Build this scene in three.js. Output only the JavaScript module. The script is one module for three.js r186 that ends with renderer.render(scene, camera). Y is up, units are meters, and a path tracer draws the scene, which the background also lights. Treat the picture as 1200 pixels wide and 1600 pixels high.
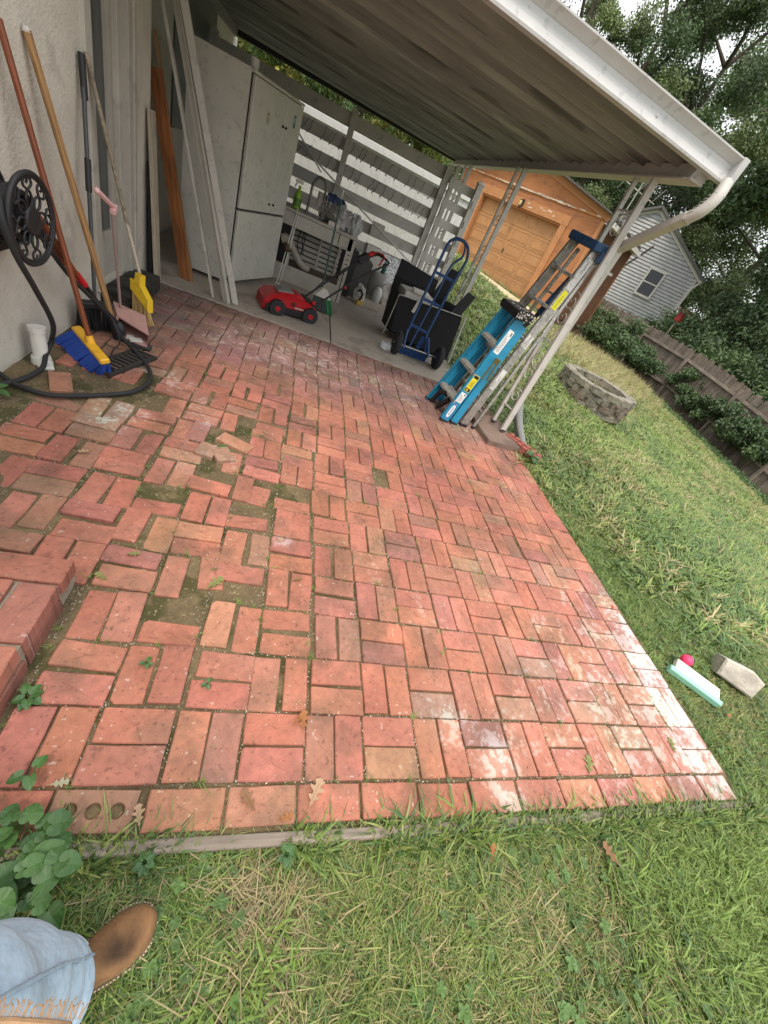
import * as THREE from 'three';
import { RoundedBoxGeometry } from 'three/addons/geometries/RoundedBoxGeometry.js';
import { mergeGeometries } from 'three/addons/utils/BufferGeometryUtils.js';

// ------------------------------------------------------------------ camera, sky, sun, exposure
const scene = new THREE.Scene();
const camera = new THREE.PerspectiveCamera(105.44, 0.75, 0.05, 400);
camera.position.set(0, 1.42, 0);
// a phone held tilted: pitched down at the patio and rolled
camera.quaternion.setFromRotationMatrix(new THREE.Matrix4().makeBasis(
  new THREE.Vector3(0.922, 0.371, 0.1109), new THREE.Vector3(-0.2061, 0.7127, -0.6705), new THREE.Vector3(-0.3278, 0.5954, 0.7335)));
const renderer = new THREE.WebGLRenderer({ antialias: true });
renderer.toneMapping = THREE.LinearToneMapping;
renderer.toneMappingExposure = 1.64;
renderer.shadowMap.enabled = true;
renderer.setSize(768, 1024);

const seeded = s => () => { s |= 0; s = s + 0x6D2B79F5 | 0; let t = Math.imul(s ^ s >>> 15, 1 | s); t = t + Math.imul(t ^ t >>> 7, 61 | t) ^ t; return ((t ^ t >>> 14) >>> 0) / 4294967296; };
let rnd = seeded(11);
const R = (a, b) => a + (b - a) * rnd();
const gauss = () => (rnd() + rnd() + rnd() + rnd() - 2) * 0.87;
const clamp = (x, a = 0, b = 1) => Math.min(b, Math.max(a, x));
const sstep = (a, b, x) => { const t = clamp((x - a) / (b - a)); return t * t * (3 - 2 * t); };
const mix = (a, b, t) => a + (b - a) * t;

// tileable value noise
const PERM = (() => { const r = seeded(5), a = new Float32Array(65536); for (let i = 0; i < 65536; i++) a[i] = r(); return a; })();
function vn(x, y, px, py, s = 0) {
  const xi = Math.floor(x), yi = Math.floor(y); let fx = x - xi, fy = y - yi;
  fx = fx * fx * (3 - 2 * fx); fy = fy * fy * (3 - 2 * fy);
  const h = (a, b) => PERM[((((a % px) + px) % px) * 157 + (((b % py) + py) % py) * 2741 + s * 7919) & 65535];
  return mix(mix(h(xi, yi), h(xi + 1, yi), fx), mix(h(xi, yi + 1), h(xi + 1, yi + 1), fx), fy);
}
function fbm(u, v, f, oct = 4, s = 0, fy = f) { let a = 0, w = 0.5, t = 0; for (let i = 0; i < oct; i++) { a += w * vn(u * f, v * fy, f, fy, s + i); t += w; w *= 0.55; f *= 2; fy *= 2; } return a / t; }

// an overcast late-summer sky: bright cloud, a little brighter overhead and towards the hidden sun
{
  const W = 256, H = 128, d = new Float32Array(W * H * 4);
  for (let j = 0; j < H; j++) for (let i = 0; i < W; i++) {
    const el = ((j + 0.5) / H - 0.5) * Math.PI;
    const up = Math.max(0, Math.sin(el));
    const n = 0.9 + 0.2 * fbm(i / W, j / H, 8, 4, 3);
    const L = (0.58 + 0.9 * up) * n, k = (j * W + i) * 4;
    const below = el < 0 ? 0.35 : 1;
    d[k] = L * 0.985 * below; d[k + 1] = L * 1.0 * below; d[k + 2] = L * 1.035 * below; d[k + 3] = 1;
  }
  const t = new THREE.DataTexture(d, W, H, THREE.RGBAFormat, THREE.FloatType);
  t.mapping = THREE.EquirectangularReflectionMapping; t.magFilter = t.minFilter = THREE.LinearFilter; t.needsUpdate = true;
  scene.background = t; scene.environment = t;
}
const sun = new THREE.DirectionalLight(0xfff2e2, 1.55);
sun.position.set(-5, 22, 8); sun.target.position.set(0.5, 0, -3);
sun.castShadow = true; sun.shadow.radius = 26; sun.shadow.mapSize.set(2048, 2048);
Object.assign(sun.shadow.camera, { left: -25, right: 25, top: 25, bottom: -25, near: 1, far: 80 });
scene.add(sun, sun.target);

// ------------------------------------------------------------------ helpers
const V = (x, y, z) => new THREE.Vector3(x, y, z);
const used = new Map();
function numbered(n) { const k = used.get(n) || 0; used.set(n, k + 1); return k ? `${n}_${String(k).padStart(3, '0')}` : n; }
function tag(o, label, category, group) { o.userData.label = label; o.userData.category = category; if (group) o.userData.group = group; return o; }
function thing(name, label, category, pos = [0, 0, 0], group) {
  const o = new THREE.Group(); o.name = numbered(name); o.position.set(...pos); scene.add(o); return tag(o, label, category, group);
}
function structure(name, geo, m) { const o = new THREE.Mesh(geo, m); o.name = numbered(name); o.userData.kind = 'structure'; o.receiveShadow = o.castShadow = true; scene.add(o); return o; }
function flat(list) {
  list = (Array.isArray(list) ? list : [list]).flat(9);
  if (list.length === 1) return list[0];
  const hasC = list.some(g => g.attributes.color);
  list = list.map(g => { g = g.index ? g.toNonIndexed() : g; for (const k of Object.keys(g.attributes)) if (!['position', 'normal', 'uv'].concat(hasC ? ['color'] : []).includes(k)) g.deleteAttribute(k); if (!g.attributes.normal) g.computeVertexNormals(); if (!g.attributes.uv) boxUV(g); return g; });
  return mergeGeometries(list);
}
function part(parent, name, geo, m, label) {
  const o = new THREE.Mesh(flat(geo), m); o.name = name; o.castShadow = o.receiveShadow = true; parent.add(o);
  if (label) o.userData.label = label; return o;
}
function single(name, geo, m, label, category, group) { const o = new THREE.Mesh(flat(geo), m); o.name = numbered(name); o.castShadow = o.receiveShadow = true; scene.add(o); return tag(o, label, category, group); }

// uv in metres: v runs along the longest side of the piece
function boxUV(g, shift = true) {
  if (g.index) g = g.toNonIndexed();
  if (!g.attributes.normal) g.computeVertexNormals();
  g.computeBoundingBox(); const s = g.boundingBox.getSize(V(0, 0, 0)), p = g.attributes.position, n = g.attributes.normal;
  const L = s.x >= s.y && s.x >= s.z ? 0 : s.y >= s.z ? 1 : 2, uv = new Float32Array(p.count * 2);
  const ou = shift ? rnd() * 7 : 0, ov = shift ? rnd() * 7 : 0;
  for (let i = 0; i < p.count; i++) {
    const c = [p.getX(i), p.getY(i), p.getZ(i)], a = [Math.abs(n.getX(i)), Math.abs(n.getY(i)), Math.abs(n.getZ(i))];
    const D = a[0] >= a[1] && a[0] >= a[2] ? 0 : a[1] >= a[2] ? 1 : 2;
    let v = L, u = 3 - D - L; if (D === L) { v = (L + 1) % 3; u = (L + 2) % 3; }
    uv[i * 2] = c[u] + ou; uv[i * 2 + 1] = c[v] + ov;
  }
  g.setAttribute('uv', new THREE.BufferAttribute(uv, 2)); return g;
}
const UPV = V(0, 1, 0);
// box of size w,h,d at x,y,z (centre), turned ry about y (and rx, rz); r = edge radius
function B(w, h, d, x = 0, y = 0, z = 0, ry = 0, rx = 0, rz = 0, r = 0) {
  let g = r ? new RoundedBoxGeometry(w, h, d, 1, r) : new THREE.BoxGeometry(w, h, d);
  g = boxUV(g);
  if (rx || ry || rz) g.applyMatrix4(new THREE.Matrix4().makeRotationFromEuler(new THREE.Euler(rx, ry, rz, 'YXZ')));
  g.translate(x, y, z); return g;
}
// straight bar of section w x h from a to b; side = direction that w follows
function bar(a, b, w, h = w, side = null, r = 0) {
  a = V(...a); b = V(...b); const d = b.clone().sub(a), L = d.length(); d.normalize();
  let s = side ? V(...side) : Math.abs(d.y) > 0.9 ? V(1, 0, 0) : V(0, 1, 0).cross(d); s.addScaledVector(d, -s.dot(d)).normalize();
  const t = s.clone().cross(d);
  let g = r ? new RoundedBoxGeometry(w, L, h, 1, r) : new THREE.BoxGeometry(w, L, h); g = boxUV(g);
  g.applyMatrix4(new THREE.Matrix4().makeBasis(s, d, t.negate().negate()).setPosition(a.clone().add(b).multiplyScalar(0.5)));
  return g;
}
function cyl(a, b, r1, r2 = r1, seg = 12, open = false) {
  a = V(...a); b = V(...b); const d = b.clone().sub(a), L = d.length(); d.normalize();
  const g = new THREE.CylinderGeometry(r2, r1, L, seg, 1, open), uv = g.attributes.uv;
  for (let i = 0; i < uv.count; i++) uv.setXY(i, uv.getX(i) * 6.28 * r1, uv.getY(i) * L + a.x * 3.1);
  g.applyQuaternion(new THREE.Quaternion().setFromUnitVectors(UPV, d)); const m = a.add(b).multiplyScalar(0.5); g.translate(m.x, m.y, m.z); return g;
}
function tube(pts, r, seg = 40, rs = 8, closed = false, tension = 0.5) {
  const c = new THREE.CatmullRomCurve3(pts.map(p => V(...p)), closed, 'catmullrom', tension), g = new THREE.TubeGeometry(c, seg, r, rs, closed), L = c.getLength(), uv = g.attributes.uv;
  for (let i = 0; i < uv.count; i++) uv.setXY(i, uv.getY(i) * 6.28 * r, uv.getX(i) * L); return g;
}
function ball(x, y, z, rx, ry = rx, rz = rx, ws = 16, hs = 12) { const g = new THREE.SphereGeometry(1, ws, hs); g.scale(rx, ry, rz); g.translate(x, y, z); return g; }
function turn(g, rx, ry, rz, x = 0, y = 0, z = 0) { g.applyMatrix4(new THREE.Matrix4().makeRotationFromEuler(new THREE.Euler(rx, ry, rz, 'YXZ')).setPosition(x, y, z)); return g; }
function lathe(profile, x = 0, y = 0, z = 0, seg = 20) { const g = new THREE.LatheGeometry(profile.map(p => new THREE.Vector2(p[0], p[1])), seg); g.translate(x, y, z); return g; }
// extruded outline in (x,y), thick along z, centred
function slab(pts, depth, bevel = 0, holes = []) {
  const s = pts instanceof THREE.Shape ? pts : new THREE.Shape(pts.map(p => new THREE.Vector2(p[0], p[1])));
  for (const h of holes) s.holes.push(new THREE.Path(h.map(p => new THREE.Vector2(p[0], p[1]))));
  const g = new THREE.ExtrudeGeometry(s, { depth, bevelEnabled: bevel > 0, bevelSize: bevel, bevelThickness: bevel, bevelSegments: 1, curveSegments: 8 }); g.translate(0, 0, -depth / 2); return g;
}

// ------------------------------------------------------------------ procedural textures
function tex(size, metres, f, srgb = true, h = size) {
  const d = new Uint8Array(size * h * 4);
  for (let j = 0; j < h; j++) for (let i = 0; i < size; i++) { const c = f(i / size, j / h), k = (j * size + i) * 4; if (typeof c === 'number') d[k] = d[k + 1] = d[k + 2] = clamp(c) * 255; else { d[k] = clamp(c[0]) * 255; d[k + 1] = clamp(c[1]) * 255; d[k + 2] = clamp(c[2]) * 255; } d[k + 3] = 255; }
  const t = new THREE.DataTexture(d, size, h); t.wrapS = t.wrapT = THREE.RepeatWrapping; t.magFilter = THREE.LinearFilter; t.minFilter = THREE.LinearMipmapLinearFilter; t.generateMipmaps = true;
  if (srgb) t.colorSpace = THREE.SRGBColorSpace; t.repeat.set(1 / metres, 1 / metres); t.needsUpdate = true; return t;
}
const again = (t, metres, my = metres) => { const c = t.clone(); c.repeat.set(1 / metres, 1 / my); c.needsUpdate = true; return c; };
const T = {};
T.grime = tex(512, 1.3, (u, v) => { const a = fbm(u, v, 4, 6, 1), b = fbm(u, v, 32, 3, 9), c = sstep(0.62, 0.75, fbm(u, v, 12, 4, 21)); const k = 0.88 + 0.17 * a - 0.05 * b - 0.09 * c; return [k, k * 0.985, k * 0.955]; });
T.paint = tex(512, 0.9, (u, v) => { const a = fbm(u, v, 6, 5, 2), s = sstep(0.66, 0.7, fbm(u, v, 24, 4, 31)); const k = 0.93 + 0.09 * a - 0.07 * s; return [k, k * 0.99, k * 0.97]; });
T.scuff = tex(512, 0.7, (u, v) => { const a = fbm(u, v, 4, 5, 4, 40), s = sstep(0.6, 0.72, fbm(u, v, 20, 4, 33)); const k = 0.74 + 0.3 * a - 0.2 * s; return [k, k * 0.985, k * 0.95]; });
T.roofStreak = tex(512, 2.3, (u, v) => { const a = fbm(u, v, 26, 4, 77, 2), b = fbm(u, v, 7, 4, 78, 3), s = sstep(0.6, 0.75, fbm(u, v, 40, 3, 79, 4)); const k = 0.42 + 0.5 * a + 0.28 * b - 0.16 * s; return [k, k * 0.985, k * 0.965]; });
T.wood = tex(512, 0.5, (u, v) => { const w = fbm(u + 0.02 * fbm(u, v, 4, 3, 8), v, 26, 4, 6, 2), k = 0.62 + 0.5 * w - 0.12 * sstep(0.6, 0.75, fbm(u, v, 60, 2, 7, 6)); return [k, k * 0.97, k * 0.93]; });
T.weathered = tex(512, 0.6, (u, v) => { const w = fbm(u, v, 40, 4, 6, 2), b = fbm(u, v, 5, 4, 12), k = 0.45 + 0.42 * w + 0.3 * b; return [k, k * 0.98, k * 0.96]; });
T.stucco = tex(512, 0.5, (u, v) => 0.5 * fbm(u, v, 30, 4, 3) + 0.5 * sstep(0.4, 0.75, fbm(u, v, 48, 3, 14)), false);
T.fine = tex(512, 0.25, (u, v) => fbm(u, v, 48, 4, 17), false);
T.rough = tex(512, 0.5, (u, v) => 0.6 * fbm(u, v, 12, 5, 18) + 0.4 * fbm(u, v, 64, 2, 19), false);
T.concrete = tex(1024, 2.6, (u, v) => { const a = fbm(u, v, 3, 6, 22), b = fbm(u, v, 96, 2, 23), st = sstep(0.55, 0.72, fbm(u, v, 7, 5, 24)), wh = sstep(0.7, 0.76, fbm(u, v, 18, 5, 25)); const k = 0.80 + 0.24 * a - 0.08 * b - 0.15 * st; return [mix(k, 0.9, wh * 0.5), mix(k * 0.975, 0.9, wh * 0.5), mix(k * 0.94, 0.9, wh * 0.5)]; });
T.soil = tex(1024, 0.9, (u, v) => { const a = fbm(u, v, 5, 6, 40), b = fbm(u, v, 120, 2, 41), m = sstep(0.5, 0.66, fbm(u, v, 6, 5, 42)), p = 0.8 * sstep(0.74, 0.82, fbm(u, v, 90, 2, 43)); let k = 0.36 + 0.24 * a + 0.12 * b; let c = [k * 1.02, k * 0.92, k * 0.74]; c = [mix(c[0], 0.27, m * 0.6), mix(c[1], 0.30, m * 0.6), mix(c[2], 0.14, m * 0.6)]; return [mix(c[0], 0.78, p), mix(c[1], 0.74, p), mix(c[2], 0.66, p)]; });
T.stone = tex(512, 0.6, (u, v) => { const a = fbm(u, v, 5, 6, 51), b = fbm(u, v, 64, 2, 52), l = sstep(0.58, 0.7, fbm(u, v, 10, 4, 53)); const k = 0.66 + 0.36 * a - 0.12 * b; return [mix(k, 0.5, l), mix(k * 0.98, 0.48, l), mix(k * 0.93, 0.41, l)]; });
T.denim = tex(512, 0.08, (u, v) => { const t = Math.sin((u * 60 + v * 60) * 6.283) * 0.04, a = fbm(u, v, 6, 4, 61), k = 0.86 + 0.2 * a + t; return [k * 0.98, k, k]; });
T.suede = tex(512, 0.2, (u, v) => { const a = fbm(u, v, 6, 5, 71), b = fbm(u, v, 90, 2, 72), k = 0.72 + 0.4 * a - 0.12 * b; return [k, k * 0.97, k * 0.92]; });

const col = c => Array.isArray(c) ? new THREE.Color().setRGB(...c) : new THREE.Color(c);
function M(c, o = {}) {
  const { map, bump, bs = 0.002, rough = 0.7, metal = 0, phys, ...rest } = o;
  const m = new (phys ? THREE.MeshPhysicalMaterial : THREE.MeshStandardMaterial)({ color: col(c), roughness: rough, metalness: metal, ...rest, ...(phys || {}) });
  if (map) m.map = map; if (bump) { m.bumpMap = bump; m.bumpScale = bs; } return m;
}
// surfaces shared by many things (linear base colours)
const m = {
  whitePaint: M([0.62, 0.61, 0.57], { map: T.paint, rough: 0.55 }),
  dirtyWhite: M([0.52, 0.51, 0.47], { map: T.grime, rough: 0.6, bump: T.fine, bs: 0.0006 }),
  cabinet: M([0.58, 0.585, 0.53], { map: T.paint, rough: 0.38 }),
  roofMetal: M([0.50, 0.52, 0.545], { map: T.roofStreak, rough: 0.5 }),
  trimMetal: M([0.54, 0.555, 0.575], { map: T.paint, rough: 0.4 }),
  iron: M([0.55, 0.54, 0.52], { map: T.paint, rough: 0.5 }),
  alu: M([0.62, 0.62, 0.61], { map: T.scuff, rough: 0.38, metal: 0.75 }),
  aluDull: M([0.55, 0.55, 0.54], { map: T.scuff, rough: 0.5, metal: 0.45 }),
  black: M([0.016, 0.016, 0.017], { rough: 0.55 }),
  blackCloth: M([0.012, 0.012, 0.013], { rough: 0.9, bump: T.fine, bs: 0.001 }),
  rubber: M([0.02, 0.02, 0.021], { rough: 0.75, bump: T.fine, bs: 0.001 }),
  blueSteel: M([0.013, 0.075, 0.26], { rough: 0.4, map: T.scuff }),
  ladderBlue: M([0.02, 0.27, 0.48], { rough: 0.45, map: T.paint }),
  capBlue: M([0.02, 0.075, 0.2], { rough: 0.6, map: T.scuff }),
  handleWood: M([0.50, 0.30, 0.13], { map: again(T.wood, 0.25, 0.6), rough: 0.5 }),
  rustWood: M([0.30, 0.085, 0.03], { map: again(T.wood, 0.25, 0.6), rough: 0.45 }),
  greyStick: M([0.36, 0.31, 0.24], { map: T.scuff, rough: 0.6 }),
  yellow: M([0.78, 0.52, 0.02], { rough: 0.45, map: T.paint }),
  yellowBlock: M([0.85, 0.47, 0.03], { rough: 0.45, map: T.paint }),
  straw: M([0.55, 0.37, 0.15], { rough: 0.9 }),
  blueBristle: M([0.02, 0.07, 0.36], { rough: 0.7 }),
  pink: M([0.62, 0.36, 0.34], { rough: 0.5, map: T.grime }),
  red: M([0.50, 0.012, 0.018], { rough: 0.35, map: T.grime }),
  pvc: M([0.72, 0.71, 0.67], { rough: 0.4, map: T.paint }),
  soil: M([0.52, 0.475, 0.385], { map: T.soil, rough: 1, bump: T.rough, bs: 0.01 }),
  concrete: M([0.46, 0.42, 0.37], { map: T.concrete, rough: 0.9, bump: T.rough, bs: 0.004 }),
  block: M([0.46, 0.42, 0.35], { map: T.stone, rough: 0.95, bump: T.rough, bs: 0.012 }),
  stone: M([0.42, 0.40, 0.35], { map: T.stone, rough: 0.95, bump: T.rough, bs: 0.012 }),
  stucco: M([0.70, 0.68, 0.62], { map: again(T.grime, 2.3), rough: 0.9, bump: T.stucco, bs: 0.0022 }),
  greyWood: M([0.36, 0.31, 0.26], { map: T.weathered, rough: 0.95, bump: T.weathered, bs: 0.003 }),
  bark: M([0.17, 0.145, 0.115], { map: T.weathered, rough: 1, bump: T.rough, bs: 0.03 }),
  glass: M([0.02, 0.025, 0.03], { rough: 0.06 }),
  clear: M([0.9, 0.92, 0.92], { rough: 0.25, phys: { transmission: 0.75, thickness: 0, transparent: false } }),
};
// lie of the land: level round the patio, falling away to the right and rising towards the garage
const soft = (x, k = 1.2) => x <= -k ? 0 : x >= k ? x : (x + k) * (x + k) / (4 * k);
function land(x, z) {
  const zz = soft(-z - 4); const up = zz < 9 ? zz : 9;
  return -0.035 - 0.1378 * Math.min(11.8, soft(x - 4)) + 0.03 * Math.max(0, x - 17) + 0.02 * Math.max(0, -z - 24) + 0.0937 * up * sstep(2.35, 4.2, x);
}
// ------------------------------------------------------------------ the ground
{
  const xs = [], zs = [];
  for (let x = -40; x < -4; x += 4) xs.push(x); for (let x = -4; x < 12; x += 0.2) xs.push(x); for (let x = 12; x < 24; x += 0.6) xs.push(x); for (let x = 24; x <= 120; x += 6) xs.push(x);
  for (let z = 20; z > 2; z -= 3) zs.push(z); for (let z = 2; z > -15; z -= 0.2) zs.push(z); for (let z = -15; z > -26; z -= 0.6) zs.push(z); for (let z = -26; z >= -130; z -= 6) zs.push(z);
  const P = [], U = [], C = [], I = [], nx = xs.length;
  zs.forEach(z => xs.forEach(x => {
    P.push(x, land(x, z) + 0.012 * (fbm(x / 40 + 3, z / 40 + 3, 64, 3, 80) - 0.5), z); U.push(x, -z);
    const a = fbm(x / 64 + 2, z / 64 + 2, 32, 4, 81), far = sstep(4, 16, Math.hypot(x, z));
    let c = [mix(0.16, 0.10, a), mix(0.135, 0.125, a), mix(0.07, 0.045, a)];
    c = [mix(c[0], 0.13, far), mix(c[1], 0.155, far), mix(c[2], 0.05, far)];
    // bare gravelly apron in front of the garage door
    const g = sstep(1.6, 0.7, Math.abs((x - 4.75) * 0.803 - (z + 14.2) * 0.596)) * sstep(9.5, 12.2, -z) * sstep(8.2, 6.9, x);
    C.push(mix(c[0], 0.46, g), mix(c[1], 0.36, g), mix(c[2], 0.25, g));
  }));
  for (let j = 0; j < zs.length - 1; j++) for (let i = 0; i < nx - 1; i++) { const a = j * nx + i, b = a + 1, c = a + nx, d = c + 1; I.push(a, b, c, b, d, c); }
  const g = new THREE.BufferGeometry(); g.setAttribute('position', new THREE.Float32BufferAttribute(P, 3)); g.setAttribute('uv', new THREE.Float32BufferAttribute(U, 2)); g.setAttribute('color', new THREE.Float32BufferAttribute(C, 3)); g.setIndex(I); g.computeVertexNormals();
  structure('lawn_ground', g, M([1.5, 1.5, 1.5], { map: T.grime, vertexColors: true, rough: 1, bump: T.rough, bs: 0.02 }));
}

// ------------------------------------------------------------------ brick patio: basket weave, a soldier row along the timber edge
const inPoly = (x, z, p) => { let k = false; for (let i = 0, j = p.length - 1; i < p.length; j = i++) if ((p[i][1] > z) !== (p[j][1] > z) && x < (p[j][0] - p[i][0]) * (z - p[i][1]) / (p[j][1] - p[i][1]) + p[i][0]) k = !k; return k; };
const BARE = [[-1.4, -2.02], [-1.03, -2.07], [-0.83, -2.13], [-0.6, -2.17], [-0.5, -2.28], [-0.7, -2.5], [-0.92, -2.42], [-1.12, -2.5], [-1.4, -2.62]];
const DIRT = [[-1.4, -1.02], [-0.86, -1.02], [-0.88, -1.25], [-0.98, -1.52], [-1.13, -1.75], [-1.12, -2.0], [-1.4, -2.04]];
const STEP = [[-1.4, 0.5], [-0.5, 0.5], [-0.5, -1.0], [-1.4, -1.0]];
const patio = structure('brick_patio', (() => {
  const W = 96, H = 106, P = [], U = [], I = [];
  for (let j = 0; j <= H; j++) for (let i = 0; i <= W; i++) {
    const x = -1.4 + 3.84 * i / W, z = -0.24 - 4.12 * j / H, bare = inPoly(x, z, BARE) || inPoly(x, z, DIRT);
    P.push(x, (bare ? -0.006 : -0.0125) + 0.016 * (fbm(i / W, j / H, 30, 3, 83) - 0.5), z); U.push(x, -z);
  }
  for (let j = 0; j < H; j++) for (let i = 0; i < W; i++) { const a = j * (W + 1) + i; I.push(a, a + 1, a + W + 1, a + 1, a + W + 2, a + W + 1); }
  const g = new THREE.BufferGeometry(); g.setAttribute('position', new THREE.Float32BufferAttribute(P, 3)); g.setAttribute('uv', new THREE.Float32BufferAttribute(U, 2)); g.setIndex(I); g.computeVertexNormals(); return g;
})(), m.soil);
// stains of lime and paint, moss, wear: where they lie on the patio
const LIME = [[0.3, -3.75, 0.7, 0.42], [-0.4, -3.6, 0.5, 0.36], [1.2, -3.7, 0.5, 0.36], [2.15, -0.75, 0.5, 0.75], [1.75, -0.55, 0.5, 0.45], [2.2, -1.3, 0.45, 0.35], [2.38, -1.15, 0.18, 1.1], [2.36, -0.9, 0.26, 1.25], [2.33, -0.66, 0.26, 1.25], [2.3, -0.42, 0.24, 1.1], [2.12, -0.7, 0.2, 0.75], [1.85, -0.42, 0.2, 0.6], [2.0, -0.9, 0.2, 0.5], [1.1, -0.41, 0.1, 0.9], [1.09, -0.3, 0.08, 0.9], [0.91, -0.56, 0.14, 0.55],
  [1.66, -1.04, 0.12, 0.4], [1.3, -0.55, 0.2, 0.35], [0.95, -1.05, 0.2, 0.26], [0.7, -1.2, 0.25, 0.2], [1.3, -1.4, 0.3, 0.2], [-0.75, -2.12, 0.12, 0.8], [-0.8, -2.0, 0.13, 0.7], [-0.62, -2.6, 0.16, 0.5], [-0.86, -2.62, 0.13, 0.5], [-0.35, -2.2, 0.2, 0.35], [-0.42, -2.42, 0.15, 0.4],
  [0.45, -3.5, 0.5, 0.27], [0.1, -3.65, 0.4, 0.28], [-0.3, -3.9, 0.4, 0.28], [1.3, -3.95, 0.5, 0.2], [0.9, -3.6, 0.5, 0.22], [-0.5, -3.2, 0.3, 0.2], [1.9, -3.3, 0.3, 0.4], [0.2, -1.35, 0.05, 0.6], [2.05, -2.4, 0.2, 0.3], [-0.25, -1.9, 0.25, 0.3]];
const brickMap = tex(2048, 4.3, (u, v) => {
  const x = -1.4 + u * 4.3, z = -0.2 - v * 4.3;
  const a = fbm(u, v, 24, 5, 90), b = fbm(u, v, 260, 3, 91), sp = sstep(0.74, 0.82, fbm(u, v, 400, 2, 92)), wsp = sstep(0.84, 0.88, fbm(u, v, 310, 2, 93));
  const dirt = sstep(0.45, 0.75, fbm(u, v, 30, 5, 94));
  let k = 0.80 + 0.28 * a + 0.16 * (b - 0.5) - 0.16 * sp; k *= 1 - 0.17 * dirt;
  let c = [0.69 * k, 0.438 * k * mix(1, 1.06, dirt), 0.358 * k * mix(1, 1.04, dirt)];
  // grey dust under the roof, deepened with roof shade painted into the colour
  const dustShade = sstep(-2.6, -3.7, z + 0.25 * (fbm(u, v, 6, 4, 95) - 0.5)) * 0.65;
  c = [mix(c[0], 0.46 * k, dustShade), mix(c[1], 0.37 * k, dustShade), mix(c[2], 0.36 * k, dustShade)];
  let w = 0; for (const q of LIME) { const d = ((x - q[0]) ** 2 + (z - q[1]) ** 2) / (q[2] * q[2]); if (d < 4) w = Math.max(w, q[3] * Math.exp(-d)); }
  const sx = fbm(u, v, 60, 5, 96), fine = fbm(u, v, 220, 3, 97);
  const th = sstep(0.53, 0.38, sx * 0.5 + fine * 0.5 - w * 0.24 + 0.13) * sstep(0.05, 0.3, w);
  const haze = 0.05 * sstep(0.5, 0.75, fbm(u, v, 16, 4, 98)) + 0.3 * Math.min(1, w) * (0.25 + fine);
  const t = clamp(th * (0.26 + 0.26 * Math.min(1, w)) + haze + wsp * 0.4);
  return [mix(c[0], 0.86, t), mix(c[1], 0.85, t), mix(c[2], 0.83, t)];
});
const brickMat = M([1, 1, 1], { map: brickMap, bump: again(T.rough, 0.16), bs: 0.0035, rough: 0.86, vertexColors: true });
const TONES = [[1, 1, 1], [0.97, 0.97, 0.98], [1.05, 1.06, 1.06], [0.93, 0.92, 0.95], [0.88, 0.9, 0.97], [1.06, 1.14, 1.1], [1.05, 1.26, 1.16], [0.80, 0.94, 1.0], [0.86, 1.16, 1.14]];
function brickShape(cx, cz, w, l, rot, top, tx, tz, tone, depth = 0.05, holes = 0) {
  // w across x, l along z before turning; worn edges, chamfered rim
  const out = [], hw = w / 2, hl = l / 2; const cs = Math.cos(rot), sn = Math.sin(rot);
  const edge = (x0, z0, x1, z1) => { for (const t of [0, 0.36, 0.7, 1]) { const j = t > 0 && t < 1 ? 0.0013 : 0.0012; out.push([mix(x0, x1, t) + R(-j, j), mix(z0, z1, t) + R(-j, j)]); } };
  const Q = [0, 1, 2, 3].map(() => rnd() < 0.1 ? R(0.006, 0.014) : R(0.0015, 0.0045)); edge(-hw + Q[0], -hl, hw - Q[1], -hl); edge(hw, -hl + Q[1], hw, hl - Q[2]); edge(hw - Q[2], hl, -hw + Q[3], hl); edge(-hw, hl - Q[3], -hw, -hl + Q[0]);
  const N = out.length, P = [], UVs = [], C = [], ch = 0.0035;
  const put = (x, z, y) => { const X = cx + x * cs - z * sn, Z = cz + x * sn + z * cs; P.push(X, top + y + x * tx + z * tz, Z); UVs.push(X + 1.4, -0.2 - Z); };
  const tri = (a, b, c) => { put(...a); put(...b); put(...c); };
  const inn = out.map(([x, z]) => { const d = Math.hypot(x, z); return [x * (1 - ch / d * 1.2), z * (1 - ch / d * 1.2)]; });
  for (let i = 0; i < N; i++) {
    const j = (i + 1) % N;
    tri([0, 0, R(-0.0006, 0.0012)], [...inn[j], 0], [...inn[i], 0]);
    tri([...inn[i], 0], [...inn[j], 0], [...out[j], -ch]); tri([...inn[i], 0], [...out[j], -ch], [...out[i], -ch]);
    tri([...out[i], -ch], [...out[j], -ch], [...out[j], -depth]); tri([...out[i], -ch], [...out[j], -depth], [...out[i], -depth]);
  }
  for (let i = 0; i < P.length / 3; i++) C.push(...tone);
  const g = new THREE.BufferGeometry(); g.setAttribute('position', new THREE.Float32BufferAttribute(P, 3)); g.setAttribute('uv', new THREE.Float32BufferAttribute(UVs, 2)); g.setAttribute('color', new THREE.Float32BufferAttribute(C, 3)); g.computeVertexNormals(); return g;
}
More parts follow.
